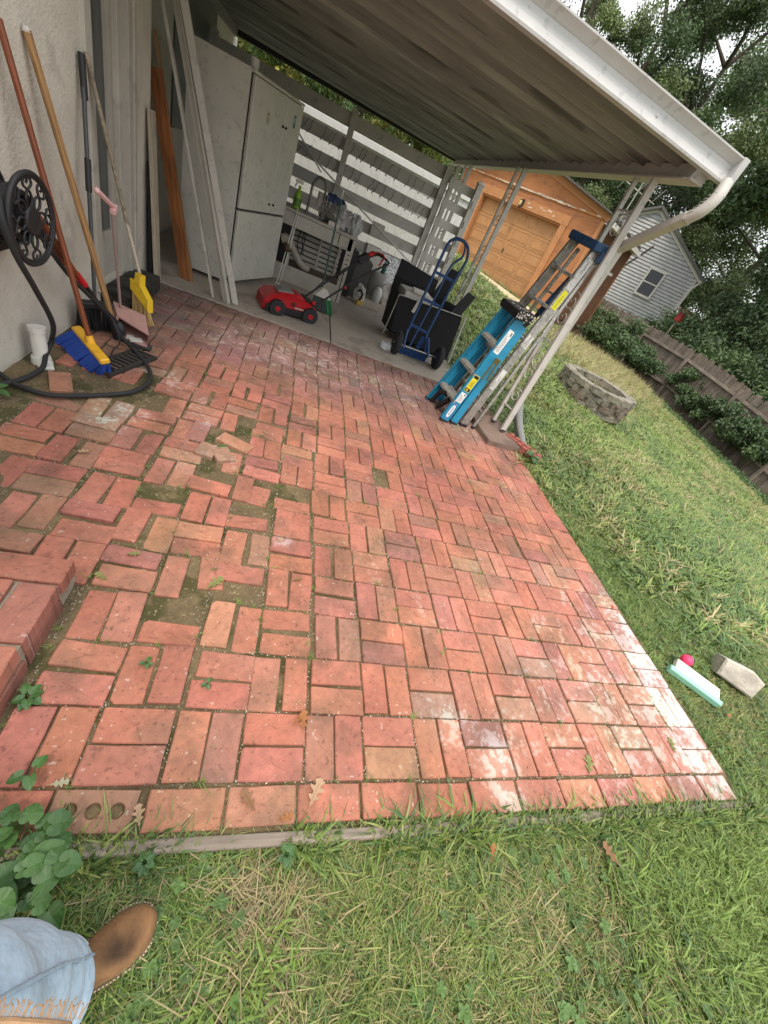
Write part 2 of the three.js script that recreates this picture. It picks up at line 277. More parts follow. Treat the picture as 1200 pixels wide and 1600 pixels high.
function holedBrick(cx, cz, w, l, top, tone) {
  const s = new THREE.Shape([[-w / 2, -l / 2], [w / 2, -l / 2], [w / 2, l / 2], [-w / 2, l / 2]].map(p => new THREE.Vector2(...p)));
  for (const k of [-1, 0, 1]) { const h = new THREE.Path(); h.absarc(k * w * 0.29, 0, 0.0195, 0, Math.PI * 2, true); s.holes.push(h); }
  const g = new THREE.ExtrudeGeometry(s, { depth: 0.045, bevelEnabled: true, bevelSize: 0.002, bevelThickness: 0.002, bevelSegments: 1, curveSegments: 14 });
  g.rotateX(-Math.PI / 2); g.rotateY(-0.03); g.translate(cx, top - 0.047, cz);
  const p = g.attributes.position, uv = [], c = []; for (let i = 0; i < p.count; i++) { uv.push(p.getX(i) + 1.4, -0.2 - p.getZ(i)); c.push(...tone); }
  g.setAttribute('uv', new THREE.Float32BufferAttribute(uv, 2)); g.setAttribute('color', new THREE.Float32BufferAttribute(c, 3)); return g;
}
const brickList = [];
{
  rnd = seeded(21);
  const BW = 0.0965, BL = 0.2, PX = 0.2068, PZ = 0.2062;
  const MISS = [[-0.22, -2.06], [-0.17, -2.2], [-0.27, -1.93], [-0.12, -1.75], [0.12, -1.71], [0.0, -1.6], [-0.29, -1.57], [-0.11, -1.16], [-0.2, -0.98], [0.06, -0.99], [0.24, -1.72], [-0.73, -2.57], [0.8, -2.1], [-0.1, -2.31]];
  const tone = (x, z) => { const t = TONES[Math.floor(Math.pow(rnd(), 2.8) * TONES.length)], k = R(0.92, 1.1); let c = [t[0] * k, t[1] * k * R(0.94, 1.07), t[2] * k * R(0.92, 1.08)]; if (x < -0.7 && z < -1 && rnd() < 0.5) c = c.map((v, i) => mix(v, [0.72, 1.1, 1.02][i], 0.6)); return c; };
  const loose = (x, z) => sstep(0.9, -0.2, x) * sstep(-0.35, -0.9, z) * sstep(-3.3, -2.3, z) + 0.16;
  const add = (x, z, w, l) => {
    if (inPoly(x, z, BARE) || inPoly(x, z, DIRT) || inPoly(x, z, STEP)) return;
    if (x < -1.3) return;
    const k = loose(x, z) * 1.5; if (k > 0.6) { w *= w < l ? R(0.87, 1) : R(0.96, 1); l *= l < w ? R(0.87, 1) : R(0.96, 1); }
    brickList.push({ x, z, d: Math.hypot(x, z, 1.4), g: brickShape(x + gauss() * 0.0085 * k, z + gauss() * 0.0085 * k, w, l, gauss() * 0.032 * k, R(-0.004, 0.003) * (0.7 + k), gauss() * (0.008 + 0.016 * k), gauss() * (0.008 + 0.016 * k), tone(x, z)) });
  };
  for (let j = 0; j < 20; j++) {
    const z0 = -0.3555 - j * PZ, sh = 0.012 * Math.sin(j * 0.7) + gauss() * 0.006;
    for (let i = -6; i < 12; i++) {
      const x0 = -0.068 + i * PX + sh * (i < 9 ? 1 : 0), v = ((i + j) & 1) === 0;
      const a = R(0.97, 1.03);
      if (v) { add(x0 + PX * 0.25, z0 - PZ / 2, BW * a, BL * R(0.97, 1.01)); add(x0 + PX * 0.75, z0 - PZ / 2, BW * R(0.97, 1.03), BL * R(0.97, 1.01)); }
      else { add(x0 + PX / 2, z0 - PZ * 0.25, BL * R(0.97, 1.01), BW * a); add(x0 + PX / 2, z0 - PZ * 0.75, BL * R(0.97, 1.01), BW * R(0.97, 1.03)); }
    }
  }
  for (const q of MISS) { let b = -1, e = 0.12; brickList.forEach((o, i) => { const d = Math.hypot(o.x - q[0], o.z - q[1]); if (d < e) { e = d; b = i; } }); if (b >= 0) brickList.splice(b, 1); }
  for (let i = -2; i < 12; i++) {
    const x = 0.012 + i * PX + gauss() * 0.004;
    if (i === -1) { brickList.push({ d: 1.4, holed: true, g: holedBrick(x - 0.005, -0.302, 0.188, 0.088, 0.001, [0.78, 1.12, 1.1]) }); continue; }
    brickList.push({ d: 1.4, g: brickShape(x, -0.3 + gauss() * 0.003, BL * 0.985, BW, gauss() * 0.012, R(-0.003, 0.002), 0, gauss() * 0.02, tone(x, -0.3)) });
  }
  // bricks lying loose over gaps and bare ground
  for (const [x, z, w, l, r, y, t] of [[-0.27, -1.94, BW, BL * 0.6, 0.15, 0.012, 8], [-0.185, -1.93, BW, BL * 0.62, -0.5, 0.014, 8], [-0.14, -2.08, BL, BW, 0.36, 0.006, 6], [-0.08, -1.13, BW, BL, -0.12, -0.006, 5], [0.05, -1.66, BW, BL * 0.75, 0.1, -0.005, 0], [-1.075, -2.23, 0.1, BL, -0.45, 0.012, 6]])
    brickList.push({ d: 1.6, g: brickShape(x, z, w, l, r, y, gauss() * 0.01, gauss() * 0.01, TONES[t]) });
  brickList.sort((a, b) => a.d - b.d);
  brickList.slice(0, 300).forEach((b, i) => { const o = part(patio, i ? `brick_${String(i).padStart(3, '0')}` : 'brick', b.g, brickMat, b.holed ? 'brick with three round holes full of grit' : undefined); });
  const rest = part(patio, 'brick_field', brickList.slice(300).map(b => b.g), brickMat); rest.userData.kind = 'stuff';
  // grit in the joints
  const grit = new THREE.IcosahedronGeometry(1, 0), gm = M([0.5, 0.46, 0.38], { rough: 1 }), im = new THREE.InstancedMesh(grit, gm, 13000), o = new THREE.Object3D(), c = new THREE.Color();
  for (let i = 0; i < 13000; i++) {
    const hor = rnd() < 0.5, k = Math.floor(R(0, 19)), x = hor ? R(-1.1, 2.35) : -0.068 + Math.floor(R(-5, 12)) * PX + gauss() * 0.006, z = hor ? -0.3555 - k * PZ + gauss() * 0.006 : R(-0.3, -3.4), s = R(0.001, 0.0028);
    o.position.set(x, -0.007 + s * 0.5, z); o.scale.set(s, s * 0.8, s); o.rotation.set(R(0, 6), R(0, 6), 0); o.updateMatrix(); im.setMatrixAt(i, o.matrix); const q = R(0.25, 1.05) * (x > 0.1 ? 1.3 : 0.9); im.setColorAt(i, c.setRGB(q, q * 0.98, q * 0.93));
  }
  im.name = 'joint_grit'; im.userData.kind = 'stuff'; patio.add(im);
  // crumbs of dry leaf and grass blown over the bricks and the slab
  const cr = new THREE.BufferGeometry(); cr.setAttribute('position', new THREE.Float32BufferAttribute([-1, 0, 0, 0.2, 0.25, 0.45, 1, 0.1, 0, -1, 0, 0, 1, 0.1, 0, -0.1, 0.3, -0.4], 3)); cr.computeVertexNormals();
  const lm = new THREE.InstancedMesh(cr, M([1, 1, 1], { rough: 0.9, side: THREE.DoubleSide }), 700);
  for (let i = 0; i < 700; i++) { const x = R(-1.2, 2.4), z = R(-5.6, -0.28), s = R(0.003, 0.011); o.position.set(x, z < -4.36 ? 0.008 : 0.003, Math.min(z, -0.28)); o.scale.set(s, s, s * R(0.25, 0.9)); o.rotation.set(0, R(0, 6.28), 0); o.updateMatrix(); lm.setMatrixAt(i, o.matrix); const q = R(0.5, 1.3), g2 = rnd() < 0.25; lm.setColorAt(i, g2 ? c.setRGB(0.16 * q, 0.2 * q, 0.06 * q) : c.setRGB(0.3 * q, 0.19 * q, 0.1 * q)); }
  lm.name = 'leaf_crumbs'; lm.userData.kind = 'stuff'; patio.add(lm);
}
// timber board that holds the near edge
{
  const e = thing('timber_edging', 'grey weathered timber board edging along the near end of the patio', 'edging board', [0, 0, 0]);
  part(e, 'board', [bar([-0.9, -0.045, -0.226], [0.62, -0.043, -0.22], 0.032, 0.09, [0, 0, 1], 0.004), bar([0.625, -0.045, -0.22], [2.5, -0.045, -0.232], 0.03, 0.09, [0, 0, 1], 0.004)], m.greyWood);
}
// ------------------------------------------------------------------ concrete slab under the carport roof
const slabRoot = structure('concrete_slab', flat([B(2.13, 0.16, 3.7, -0.6, -0.073, -6.21, 0, 0, 0, 0.008)]), m.concrete);
part(slabRoot, 'slab_panel', B(1.68, 0.16, 3.7, 1.315, -0.075, -6.215, 0, 0, 0, 0.008), m.concrete);
structure('post_footing', flat([B(0.4, 0.08, 0.6, 2.2, 0.012, -3.43, 0.08, 0, 0, 0.012)]), M([0.26, 0.19, 0.16], { map: T.concrete, rough: 0.95, bump: T.rough, bs: 0.006 }));

// ------------------------------------------------------------------ house on the left
{
  const h = thing('house', 'cream stuccoed house wall with white storm door along the left of the patio', 'house', [-1.32, 0, -1]);
  const P = (n, g, mm, l) => { const o = part(h, n, g, mm, l); o.position.set(1.32, 0, 1); return o; };
  P('wall', [B(0.5, 3.6, 7.36, -1.57, 1.5, 0.3), B(0.5, 1.2, 0.72, -1.57, 2.7, -3.74), B(0.5, 3.6, 0.4, -1.57, 1.5, -4.3), B(0.5, 0.4, 0.72, -1.57, -0.1, -3.74), B(0.1, 3.6, 5.5, -1.74, 1.5, -7.25)], m.stucco);
  const frame = P('door_frame', [B(0.05, 2.0, 0.09, -1.325, 1.1, -3.42, 0, 0, 0, 0.006), B(0.05, 2.0, 0.12, -1.325, 1.1, -4.06, 0, 0, 0, 0.006), B(0.04, 2.0, 0.07, -1.36, 1.1, -3.97, 0, 0, 0, 0.006), B(0.03, 2.0, 0.05, -1.305, 1.1, -4.1, 0, 0, 0, 0.006)], m.dirtyWhite);
  const door = P('door', [B(0.04, 1.96, 0.1, -1.40, 1.1, -3.52), B(0.04, 1.96, 0.08, -1.40, 1.1, -3.9), B(0.04, 0.3, 0.3, -1.40, 0.27, -3.71), B(0.04, 0.12, 0.3, -1.40, 2.02, -3.71)], m.dirtyWhite);
  const pane = part(door, 'pane', B(0.012, 1.54, 0.3, -1.402, 1.19, -3.71), M([0.07, 0.08, 0.075], { rough: 0.1 }));
  P('door_gap', B(0.01, 2.0, 0.02, -1.352, 1.1, -3.475), m.black);
  P('wall_dark_sheet', [B(0.02, 1.5, 1.9, -1.684, 1.75, -7.4)], M([0.10, 0.11, 0.10], { rough: 0.5, map: T.grime }));  // plain dark grey-green sheet on the recessed wall
  P('door_step', B(0.2, 0.13, 0.72, -1.22, 0.06, -3.78, 0, 0, 0, 0.012), M([0.07, 0.065, 0.06], { map: T.stone, rough: 0.9, bump: T.rough, bs: 0.012 }));
}
// brick step at the left edge
{
  rnd = seeded(31);
  const s = thing('brick_step', 'raised red brick step against the house wall at the left edge', 'brick step', [-0.9, 0, -0.4]);
  const P = (n, g, mm) => { const o = part(s, n, g, mm); o.position.set(0.9, 0, 0.4); return o; };
  P('mortar_core', B(0.8, 0.13, 1.42, -0.913, 0.035, -0.28), M([0.36, 0.32, 0.26], { map: T.grime, rough: 1, bump: T.rough, bs: 0.01 }));
  let k = 0; const put = (x, z, w, l) => P(k++ ? `brick_${String(k - 1).padStart(3, '0')}` : 'brick', brickShape(x, z, w, l, gauss() * 0.02, 0.118 + R(-0.003, 0.004), gauss() * 0.02, gauss() * 0.02, TONES[Math.floor(R(0, 5))].map(v => v * 0.95), 0.062), brickMat);
  put(-0.605, -0.935, 0.2, 0.098); put(-0.82, -0.935, 0.2, 0.098);
  for (let i = 0; i < 5; i++) put(-0.558 + gauss() * 0.004, -0.775 + i * 0.212, 0.1, 0.197);
  for (let i = 0; i < 10; i++) { put(-0.72, -0.83 + i * 0.106, 0.196, 0.094); put(-0.93, -0.83 + i * 0.106, 0.196, 0.094); }
  for (let i = 0; i < 5; i++) { P(`brick_${String(k++).padStart(3, '0')}`, brickShape(-0.555, -0.775 + i * 0.21, 0.102, 0.196, gauss() * 0.02, 0.048, 0, 0, TONES[3 + (i & 1)].map(v => v * 0.62), 0.062), brickMat); }
}
// ------------------------------------------------------------------ carport
const carport = thing('carport', 'metal carport roof on wrought iron posts over the far end of the patio', 'carport', [2.25, 0.06, -3.5]);
const cp = (n, g, mm, l, par = carport) => { const o = part(par, n, g, mm, l); if (par === carport) o.position.set(-2.25, -0.06, 3.5); return o; };
{
  const prof = [[0, 0.058], [0.012, 0.054], [0.06, 0.03], [0.12, 0.012], [0.172, 0.002], [0.188, 0.002], [0.206, 0.064], [0.206, 0.07], [0.182, 0.01], [0.12, 0.02], [0.06, 0.038], [0.012, 0.062], [0, 0.066]].map(([z, y]) => [0.206 - z, y]).reverse();
  const pans = Array.from({ length: 11 }, () => { const g = boxUV(slab(prof, 4.16)); g.rotateY(Math.PI / 2); return g; }); // profile x runs away from the yard
  const roof = new THREE.Group(); roof.name = 'roof'; carport.add(roof); roof.position.set(-2.25, -0.06, 3.5);
  for (let i = 0; i < 33; i++) { const o = new THREE.Mesh(pans[(i * 7) % 11], m.roofMetal); o.name = i ? `roof_pan_${String(i).padStart(3, '0')}` : 'roof_pan'; o.position.set(0.4, 2.285, -3.12 - i * 0.2); o.rotation.z = -0.011; o.castShadow = o.receiveShadow = true; roof.add(o); }
  // front edge: cove-shaped gutter face
  const gp = [[0, 0], [0.062, 0], [0.064, 0.013], [0.05, 0.015], [0.036, 0.024], [0.026, 0.038], [0.019, 0.056], [0.016, 0.076], [0.016, 0.098], [0.022, 0.102], [0.058, 0.138], [0.058, 0.146], [0.048, 0.146], [0.004, 0.104]];
  const gg = slab(gp, 4.11); boxUV(gg); gg.rotateY(-Math.PI / 2); gg.rotateZ(-0.011); gg.translate(0.375, 2.262, -3.08);
  cp('front_gutter', gg, m.trimMetal);
  cp('gutter_end_cap', B(0.05, 0.152, 0.075, 2.445, 2.312, -3.05, 0, 0, -0.011, 0.004), m.trimMetal);
  cp('gutter_screw', ball(1.75, 2.312, -3.062, 0.011, 0.011, 0.008), m.trimMetal); cp('gutter_screw', ball(0.6, 2.325, -3.062, 0.011, 0.011, 0.008), m.trimMetal);
  cp('side_beam', [B(0.075, 0.085, 6.6, 2.3, 2.248, -6.4, 0, 0, 0, 0.003), B(0.11, 0.012, 6.6, 2.285, 2.2, -6.4), B(0.16, 0.1, 6.62, 2.385, 2.33, -6.4)], m.iron);
  cp('rear_beam', [B(4.1, 0.07, 0.09, 0.37, 2.28, -9.66), B(4.15, 0.09, 0.03, 0.38, 2.33, -9.73)], M([0.03, 0.03, 0.029], { rough: 0.95 }));
  cp('wall_ledger', B(0.05, 0.09, 6.5, -1.655, 2.27, -6.4), M([0.2, 0.2, 0.19], { map: T.grime, rough: 0.6 }));
}
// one post: two bars with scrolls between them
function ironPost(b0, b1, t0, t1, mat, y0 = 0.08) {
  const p = new THREE.Group(); p.name = numbered('post'); carport.add(p); p.position.set(-2.25, -0.06, 3.5);
  const L = (a, b, t) => [mix(a[0], b[0], t), mix(a[1], b[1], t), mix(a[2], b[2], t)];
  part(p, 'bar', bar(b0, t0, 0.036, 0.026, [1, 0, 0], 0.003), mat); part(p, 'bar', bar(b1, t1, 0.058, 0.03, [1, 0, 0], 0.003), mat);
  const sc = [];
  for (const k of [0.16, 0.27, 0.33, 0.52, 0.58, 0.74, 0.85]) {
    const a = L(b0, t0, k), c = L(b1, t1, k), mid = L(a, c, 0.5), r = Math.hypot(a[0] - c[0], a[2] - c[2]) * 0.5 - 0.014;
    const dir = V(c[0] - a[0], 0, c[2] - a[2]).normalize(), pts = [];
    for (let i = 0; i <= 22; i++) { const th = i / 22 * 9.4, rr = r * (1 - 0.78 * i / 22); const s = Math.cos(th) * rr, y = Math.sin(th) * rr; pts.push([mid[0] + dir.x * s, mid[1] + y, mid[2] + dir.z * s]); }
    sc.push(tube(pts, 0.0055, 48, 5));
  }
  for (const k of [0.1, 0.42, 0.9]) sc.push(bar(L(b0, t0, k), L(b1, t1, k), 0.012, 0.012));
  sc.push(tube([L(b0, t0, 0.3), L(L(b0, t0, 0.42), L(b1, t1, 0.42), 0.5), L(b1, t1, 0.55)], 0.006, 20, 5));
  part(p, 'scroll', sc, mat);
  for (const q of [b0, b1]) part(p, 'foot', B(0.05, 0.012, 0.05, q[0], q[1] + 0.004, q[2]), m.black);
}
ironPost([2.235, 0.075, -3.57], [2.285, 0.075, -3.40], [2.27, 2.2, -3.74], [2.265, 2.2, -3.50], m.iron);
ironPost([2.19, 0.03, -6.13], [2.22, 0.03, -5.95], [2.2, 2.2, -6.1], [2.23, 2.2, -5.93], m.iron);
ironPost([2.17, 0.03, -8.42], [2.2, 0.03, -8.2], [2.18, 2.2, -8.42], [2.2, 2.2, -8.18], m.iron);
{
  const ds = cp('downspout', [tube([[2.42, 2.26, -3.02], [2.40, 2.17, -2.985], [2.38, 2.09, -3.0], [2.36, 2.03, -3.06]], 0.04, 16, 8), bar([2.36, 2.04, -3.05], [2.36, 1.765, -3.56], 0.075, 0.055, [1, 0, 0], 0.01), bar([2.37, 1.8, -3.56], [2.43, 0.34, -3.66], 0.07, 0.05, [1, 0, 0], 0.01)], m.iron);
  const rg = []; for (let i = 0; i < 7; i++) { const t = i / 6; { const q = new THREE.TorusGeometry(0.0405, 0.0022, 5, 20); q.rotateX(Math.PI / 2 + 0.2 - 0.8 * t); q.translate(mix(2.405, 2.366, t), mix(2.19, 2.055, t), mix(-2.99, -3.038, t)); rg.push(q); } } part(ds, 'elbow_rib', rg, m.iron);
  part(ds, 'strap', [B(0.09, 0.02, 0.07, 2.41, 1.6, -3.59)], m.aluDull);
  const fx = []; for (let i = 0; i < 26; i++) { const t = i / 25; fx.push(ball(mix(2.43, 2.56, t * t), mix(0.36, 0.03, t), mix(-3.66, -3.36, t), 0.047, 0.011, 0.047, 14, 6)); }
  single('drain_pipe', [fx, cyl([2.43, 0.37, -3.66], [2.44, 0.25, -3.645], 0.043), tube([[2.43, 0.36, -3.66], [2.46, 0.2, -3.6], [2.55, 0.03, -3.37]], 0.041, 12, 10)], M([0.32, 0.35, 0.36], { rough: 0.5, map: T.grime }), 'grey corrugated drain hose at the foot of the near carport post', 'drain hose');
}
// ------------------------------------------------------------------ slatted white fence behind the carport
const shadeWhite = M([0.58, 0.565, 0.55], { map: T.grime, rough: 0.6 });
{
  rnd = seeded(41);
  const f = thing('slat_fence', 'white shadow-box fence of horizontal boards behind the carport', 'fence', [0, 0, -7.95]);
  const P = (n, g, mm, l, par = f) => { const o = part(par, n, g, mm, l); if (par === f) o.position.set(0, 0, 7.95); return o; };
  P('base_wall', B(4.3, 0.34, 0.16, 0.2, 0.15, -8.06, 0, 0, 0, 0.01), m.concrete);
  let k = 0;
  for (const [x0, x1] of [[-1.62, 0.23], [0.31, 1.79]]) for (let i = 0; i < 6; i++) {
    const y = 1.925 - i * 0.276;
    P(k++ ? `front_board_${String(k - 1).padStart(3, '0')}` : 'front_board', B(x1 - x0, 0.152, 0.022, (x0 + x1) / 2, y, -7.95, 0, 0, R(-0.002, 0.002), 0.003), shadeWhite);
  }
  const post = (x, z, h = 2.02, w = 0.085) => { const p = P('post', B(w, h, w, x, h / 2, z, 0, 0, 0, 0.004), shadeWhite); part(p, 'cap', [B(w + 0.02, 0.02, w + 0.02, x, h + 0.008, z, 0, 0, 0, 0.004), slab([[-w / 2, 0], [w / 2, 0], [0, 0.03]], w).translate(x, h + 0.018, z)], m.whitePaint); };
  post(0.27, -7.94); post(1.83, -7.92, 2.0, 0.1); post(-1.6, -7.94);
  // short return panel and the routed end post
  for (let i = 0; i < 7; i++) { const y = 1.86 - i * 0.262; P(`return_board_${String(i).padStart(3, '0')}`, B(0.46, 0.12, 0.02, 2.11, y, -7.86, 0.12, 0, 0, 0.003), shadeWhite); }
  post(1.94, -7.86, 2.04, 0.07);
  post(2.36, -7.8, 2.0, 0.1); const e = f.children[f.children.length - 1];
  for (let i = 0; i < 6; i++) { part(e, 'slot', B(0.012, 0.1, 0.004, 2.333, 1.72 - i * 0.27, -7.749), m.black); part(e, 'slot', B(0.004, 0.1, 0.012, 2.411, 1.66 - i * 0.27, -7.79), m.black); }
}
// the neighbour's white vinyl fence a few steps behind, open to the sky
{
  rnd = seeded(42); const f = thing('vinyl_fence', 'bright white vinyl fence showing through the gaps of the slatted fence', 'fence', [0.6, 0, -10.9]); const w = M([0.6, 0.61, 0.61], { map: T.paint, rough: 0.5 });
  for (let i = 0; i < 32; i++) part(f, i ? `panel_board_${String(i).padStart(3, '0')}` : 'panel_board', B(0.1745, 1.93, 0.025, -2.9 + i * 0.176, 0.98, R(-0.003, 0.003), 0, 0, 0, 0.004), w);
  part(f, 'rail', B(5.62, 0.12, 0.04, -0.17, 1.93, 0.035, 0, 0, 0, 0.006), w); part(f, 'rail', B(5.62, 0.12, 0.04, -0.17, 0.2, 0.035, 0, 0, 0, 0.006), w);
}
// string lights in two sagging rows on the boards
for (const [y0, y1, lab] of [[1.70, 1.66, 'upper row of dark string lights zigzagging along the slatted fence'], [1.43, 1.38, 'lower row of dark string lights zigzagging along the slatted fence']]) {
  rnd = seeded(43 + y0 * 10);
  const s = thing('string_light', lab, 'string lights', [0.6, y0, -7.9], 'string lights on the slatted fence');
  const pts = [], bulbs = [], n = 17;
  for (let i = 0; i <= n; i++) { const x = mix(-0.55, 1.78, i / n) + R(-0.045, 0.045), y = mix(y0, y1, i / n) - 0.035, a = [x, y - 0.08, -7.93], e = [x + 0.055 + R(-0.02, 0.03), y + 0.075, -7.93]; pts.push(tube([a, [x + 0.035, y - 0.03 + R(-0.02, 0.02), -7.918], [x + 0.04 + R(-0.01, 0.02), y + 0.03, -7.918], e], 0.0032, 14, 4)); bulbs.push([x + R(-0.01, 0.01), y - 0.085, -7.922]); }
  const o = part(s, 'wire', [...pts, cyl([-0.6, y0 - 0.1, -7.965], [1.8, y1 - 0.1, -7.965], 0.004, 0.004, 5)], m.black); o.position.set(-0.6, -y0, 7.9);
  for (const b of bulbs) { const o = part(s, 'bulb', [ball(b[0], b[1], b[2], 0.011, 0.016, 0.011, 8, 6)], m.whitePaint); o.position.set(-0.6, -y0, 7.9); }
}
single('white_pole', [cyl([-0.62, 1.5, -7.86], [1.97, 0.56, -7.84], 0.011)], m.whitePaint, 'thin white pole slanting down across the slatted fence', 'pole');
single('grey_pole', [cyl([-0.42, 1.52, -7.82], [0.0, 1.22, -7.83], 0.009)], m.iron, 'short grey rod crossing the slanting white pole on the fence', 'rod');

// ------------------------------------------------------------------ orange garage with its panelled door
const plumb = new THREE.Matrix4().set(1, -0.005, -0.0001, 0, 0.005, 0.9996, 0.0287, 0, 0, -0.0287, 0.9996, 0, 0, 0, 0, 1);
function site(o, x, y, z, ax, az) { // stands plumb although the patio slopes a little; (ax, az) = direction of the front from left to right
  const L = Math.hypot(ax, az), b = new THREE.Matrix4().makeBasis(V(ax / L, 0, az / L), UPV, V(-az / L, 0, ax / L)), p = V(x, y - 1.42, z).applyMatrix4(plumb); p.y += 1.42;
  o.quaternion.setFromRotationMatrix(plumb.clone().multiply(b)); o.position.copy(p);
}
const sidingO = M([0.40, 0.175, 0.072], { map: T.weathered, rough: 0.85, bump: T.weathered, bs: 0.002 });
sidingO.map = tex(512, 1.6, (u, v) => { const w = fbm(u, v, 60, 3, 6, 3), b = fbm(u, v, 6, 5, 12), s = sstep(0.64, 0.72, fbm(u, v, 26, 4, 88, 8)); const k = 0.78 + 0.16 * w + 0.16 * b; return [k - 0.12 * s, k * 0.98 - 0.1 * s, k * 0.95 + 0.06 * s]; });
const doorO = M([0.44, 0.235, 0.10], { map: T.grime, rough: 0.6 }), trimO = M([0.43, 0.20, 0.08], { map: T.paint, rough: 0.7 });
const peel = M([0.66, 0.6, 0.5], { map: T.paint, rough: 0.8 });
{
  rnd = seeded(51);
  const g = thing('garage', 'orange painted garage with panelled overhead door and low gable roof', 'garage');
  site(g, 4.45, 0.79, -17.12, 0.596, 0.803);
  const W = 5.39, D = 3.4, E = 2.59, A = 3.2, dl = 1.137, dr = 4.21, dh = 2.13;
  const front = [[0, 0], [dl, 0], [dl, dh], [dr, dh], [dr, 0], [W, 0], [W, E], [W / 2, A], [0, E]];
  part(g, 'wall', [boxUV(slab(front, 0.1)).translate(0, 0, -0.05), B(0.1, E, D, 0.05, E / 2, -D / 2 - 0.1), B(W, E, 0.1, W / 2, E / 2, -D - 0.15)], sidingO);
  part(g, 'side_wall', B(0.1, E, D, W - 0.05, E / 2, -D / 2 - 0.1), M([0.135, 0.058, 0.024], { map: sidingO.map, rough: 0.85 }), 'side wall, front siding in a darker brown tone');  // same siding map as the front, colour evenly darker
  part(g, 'corner_board', [B(0.09, E - 0.1, 0.03, W - 0.045, E / 2, 0.016), B(0.09, E - 0.1, 0.03, 0.045, E / 2, 0.016)], trimO);
  part(g, 'frieze', [B(W - 0.2, 0.05, 0.035, W / 2, E + 0.02, 0.02)], trimO);
  const pl = []; for (let i = 0; i < 46; i++) { const x = R(0.3, W - 0.2), w = R(0.05, 0.28); pl.push(B(w, R(0.012, 0.03), 0.004, x, E + 0.02 + R(-0.018, 0.018), 0.04)); } for (let i = 0; i < 9; i++) pl.push(B(R(0.05, 0.16), R(0.01, 0.03), 0.004, R(2.6, 4.0), dh + R(0.08, 0.2), 0.05, 0, 0, R(-0.2, 0.2)));
  part(g, 'peeling_paint', pl, peel);
  const th = Math.atan2(A - E, W / 2), L = W / 2 / Math.cos(th) + 0.1;
  for (const s of [-1, 1]) part(g, 'rake_board', B(L, 0.16, 0.035, W / 2 + s * (W / 4 + 0.04), (A + E) / 2 + 0.06, 0.02, 0, 0, -s * th, 0.004), trimO);
  for (const s of [-1, 1]) part(g, 'roof', B(L + 0.08, 0.05, D + 0.5, W / 2 + s * (W / 4 + 0.06), (A + E) / 2 + 0.165, -D / 2 + 0.03, 0, 0, -s * th), M([0.10, 0.095, 0.09], { map: T.rough === 0 ? null : T.grime, rough: 0.95, bump: T.rough, bs: 0.01 }));
  part(g, 'soffit', [B(0.3, 0.03, D + 0.1, W + 0.12, E - 0.06, -D / 2 - 0.05), B(0.03, 0.12, D + 0.1, W + 0.28, E - 0.03, -D / 2 - 0.05)], m.whitePaint);
  part(g, 'door_casing', [B(0.2, dh + 0.1, 0.04, dr + 0.1, dh / 2, 0.022, 0, 0, 0, 0.004), B(0.2, dh + 0.1, 0.04, dl - 0.1, dh / 2, 0.022, 0, 0, 0, 0.004), B(dr - dl + 0.45, 0.24, 0.045, (dl + dr) / 2, dh + 0.14, 0.026, 0, 0, 0, 0.004)], trimO);
  part(g, 'door_jamb', [B(0.02, dh, 0.14, dl + 0.012, dh / 2, -0.07), B(0.02, dh, 0.14, dr - 0.012, dh / 2, -0.07), B(dr - dl, 0.02, 0.14, (dl + dr) / 2, dh - 0.012, -0.07)], trimO);
  const dw = dr - dl, door = part(g, 'overhead_door', [0, 1, 2, 3, 4].map(i => B(dw - 0.03, dh / 5 - 0.008, 0.03, (dl + dr) / 2, dh / 10 + i * dh / 5, -0.17 + (i === 4 ? -0.012 : 0), 0, 0, 0, 0.003)), doorO);
  for (let r = 0; r < 4; r++) for (let c = 0; c < 4; c++) {
    const cx = dl + dw * (c + 0.5) / 4, cy = dh / 5 * (r + 0.5), w = dw / 4 - 0.16, h = dh / 5 - 0.17;
    const q = []; for (const [ww, hh, x, y] of [[w + 0.05, 0.02, 0, h / 2 + 0.012], [w + 0.05, 0.02, 0, -h / 2 - 0.012], [0.02, h, w / 2 + 0.014, 0], [0.02, h, -w / 2 - 0.014, 0]]) q.push(B(ww, hh, 0.014, cx + x, cy + y, -0.153, 0, 0, 0, 0.004));
    q.push(B(w - 0.03, h - 0.03, 0.012, cx, cy, -0.153, 0, 0, 0, 0.005)); part(door, 'panel', q, doorO);
  }
  part(door, 'handle', [B(0.03, 0.12, 0.04, dl + dw * 0.5, 0.98, -0.14, 0, 0, 0, 0.008)], m.black);
  part(g, 'porch_lamp', [B(0.1, 0.16, 0.03, 2.7, dh + 0.16, 0.06, 0, 0, 0, 0.01), cyl([2.7, dh + 0.1, 0.07], [2.74, dh - 0.02, 0.18], 0.018), cyl([2.74, dh + 0.02, 0.17], [2.72, dh + 0.2, 0.2], 0.075, 0.055, 14)], m.black);
  part(g, 'lamp_glass', [ball(2.73, dh + 0.11, 0.235, 0.045, 0.075, 0.03)], M([0.55, 0.42, 0.16], { rough: 0.3 }));
  const fb = []; part(g, 'foundation', [B(W - 0.02, 0.1, D, W / 2, -0.35, -D / 2)], m.concrete);
  for (let r = 0; r < 6; r++) for (let i = 0; i < 16; i++) fb.push(B(0.2, 0.06, 0.05, W - 0.07, -0.06 - r * 0.072, -0.2 - i * 0.215 - (r & 1) * 0.1, Math.PI / 2)); part(g, 'foundation_bricks', fb, M([0.16, 0.075, 0.05], { map: T.grime, rough: 0.95 })).userData.kind = 'stuff';
}
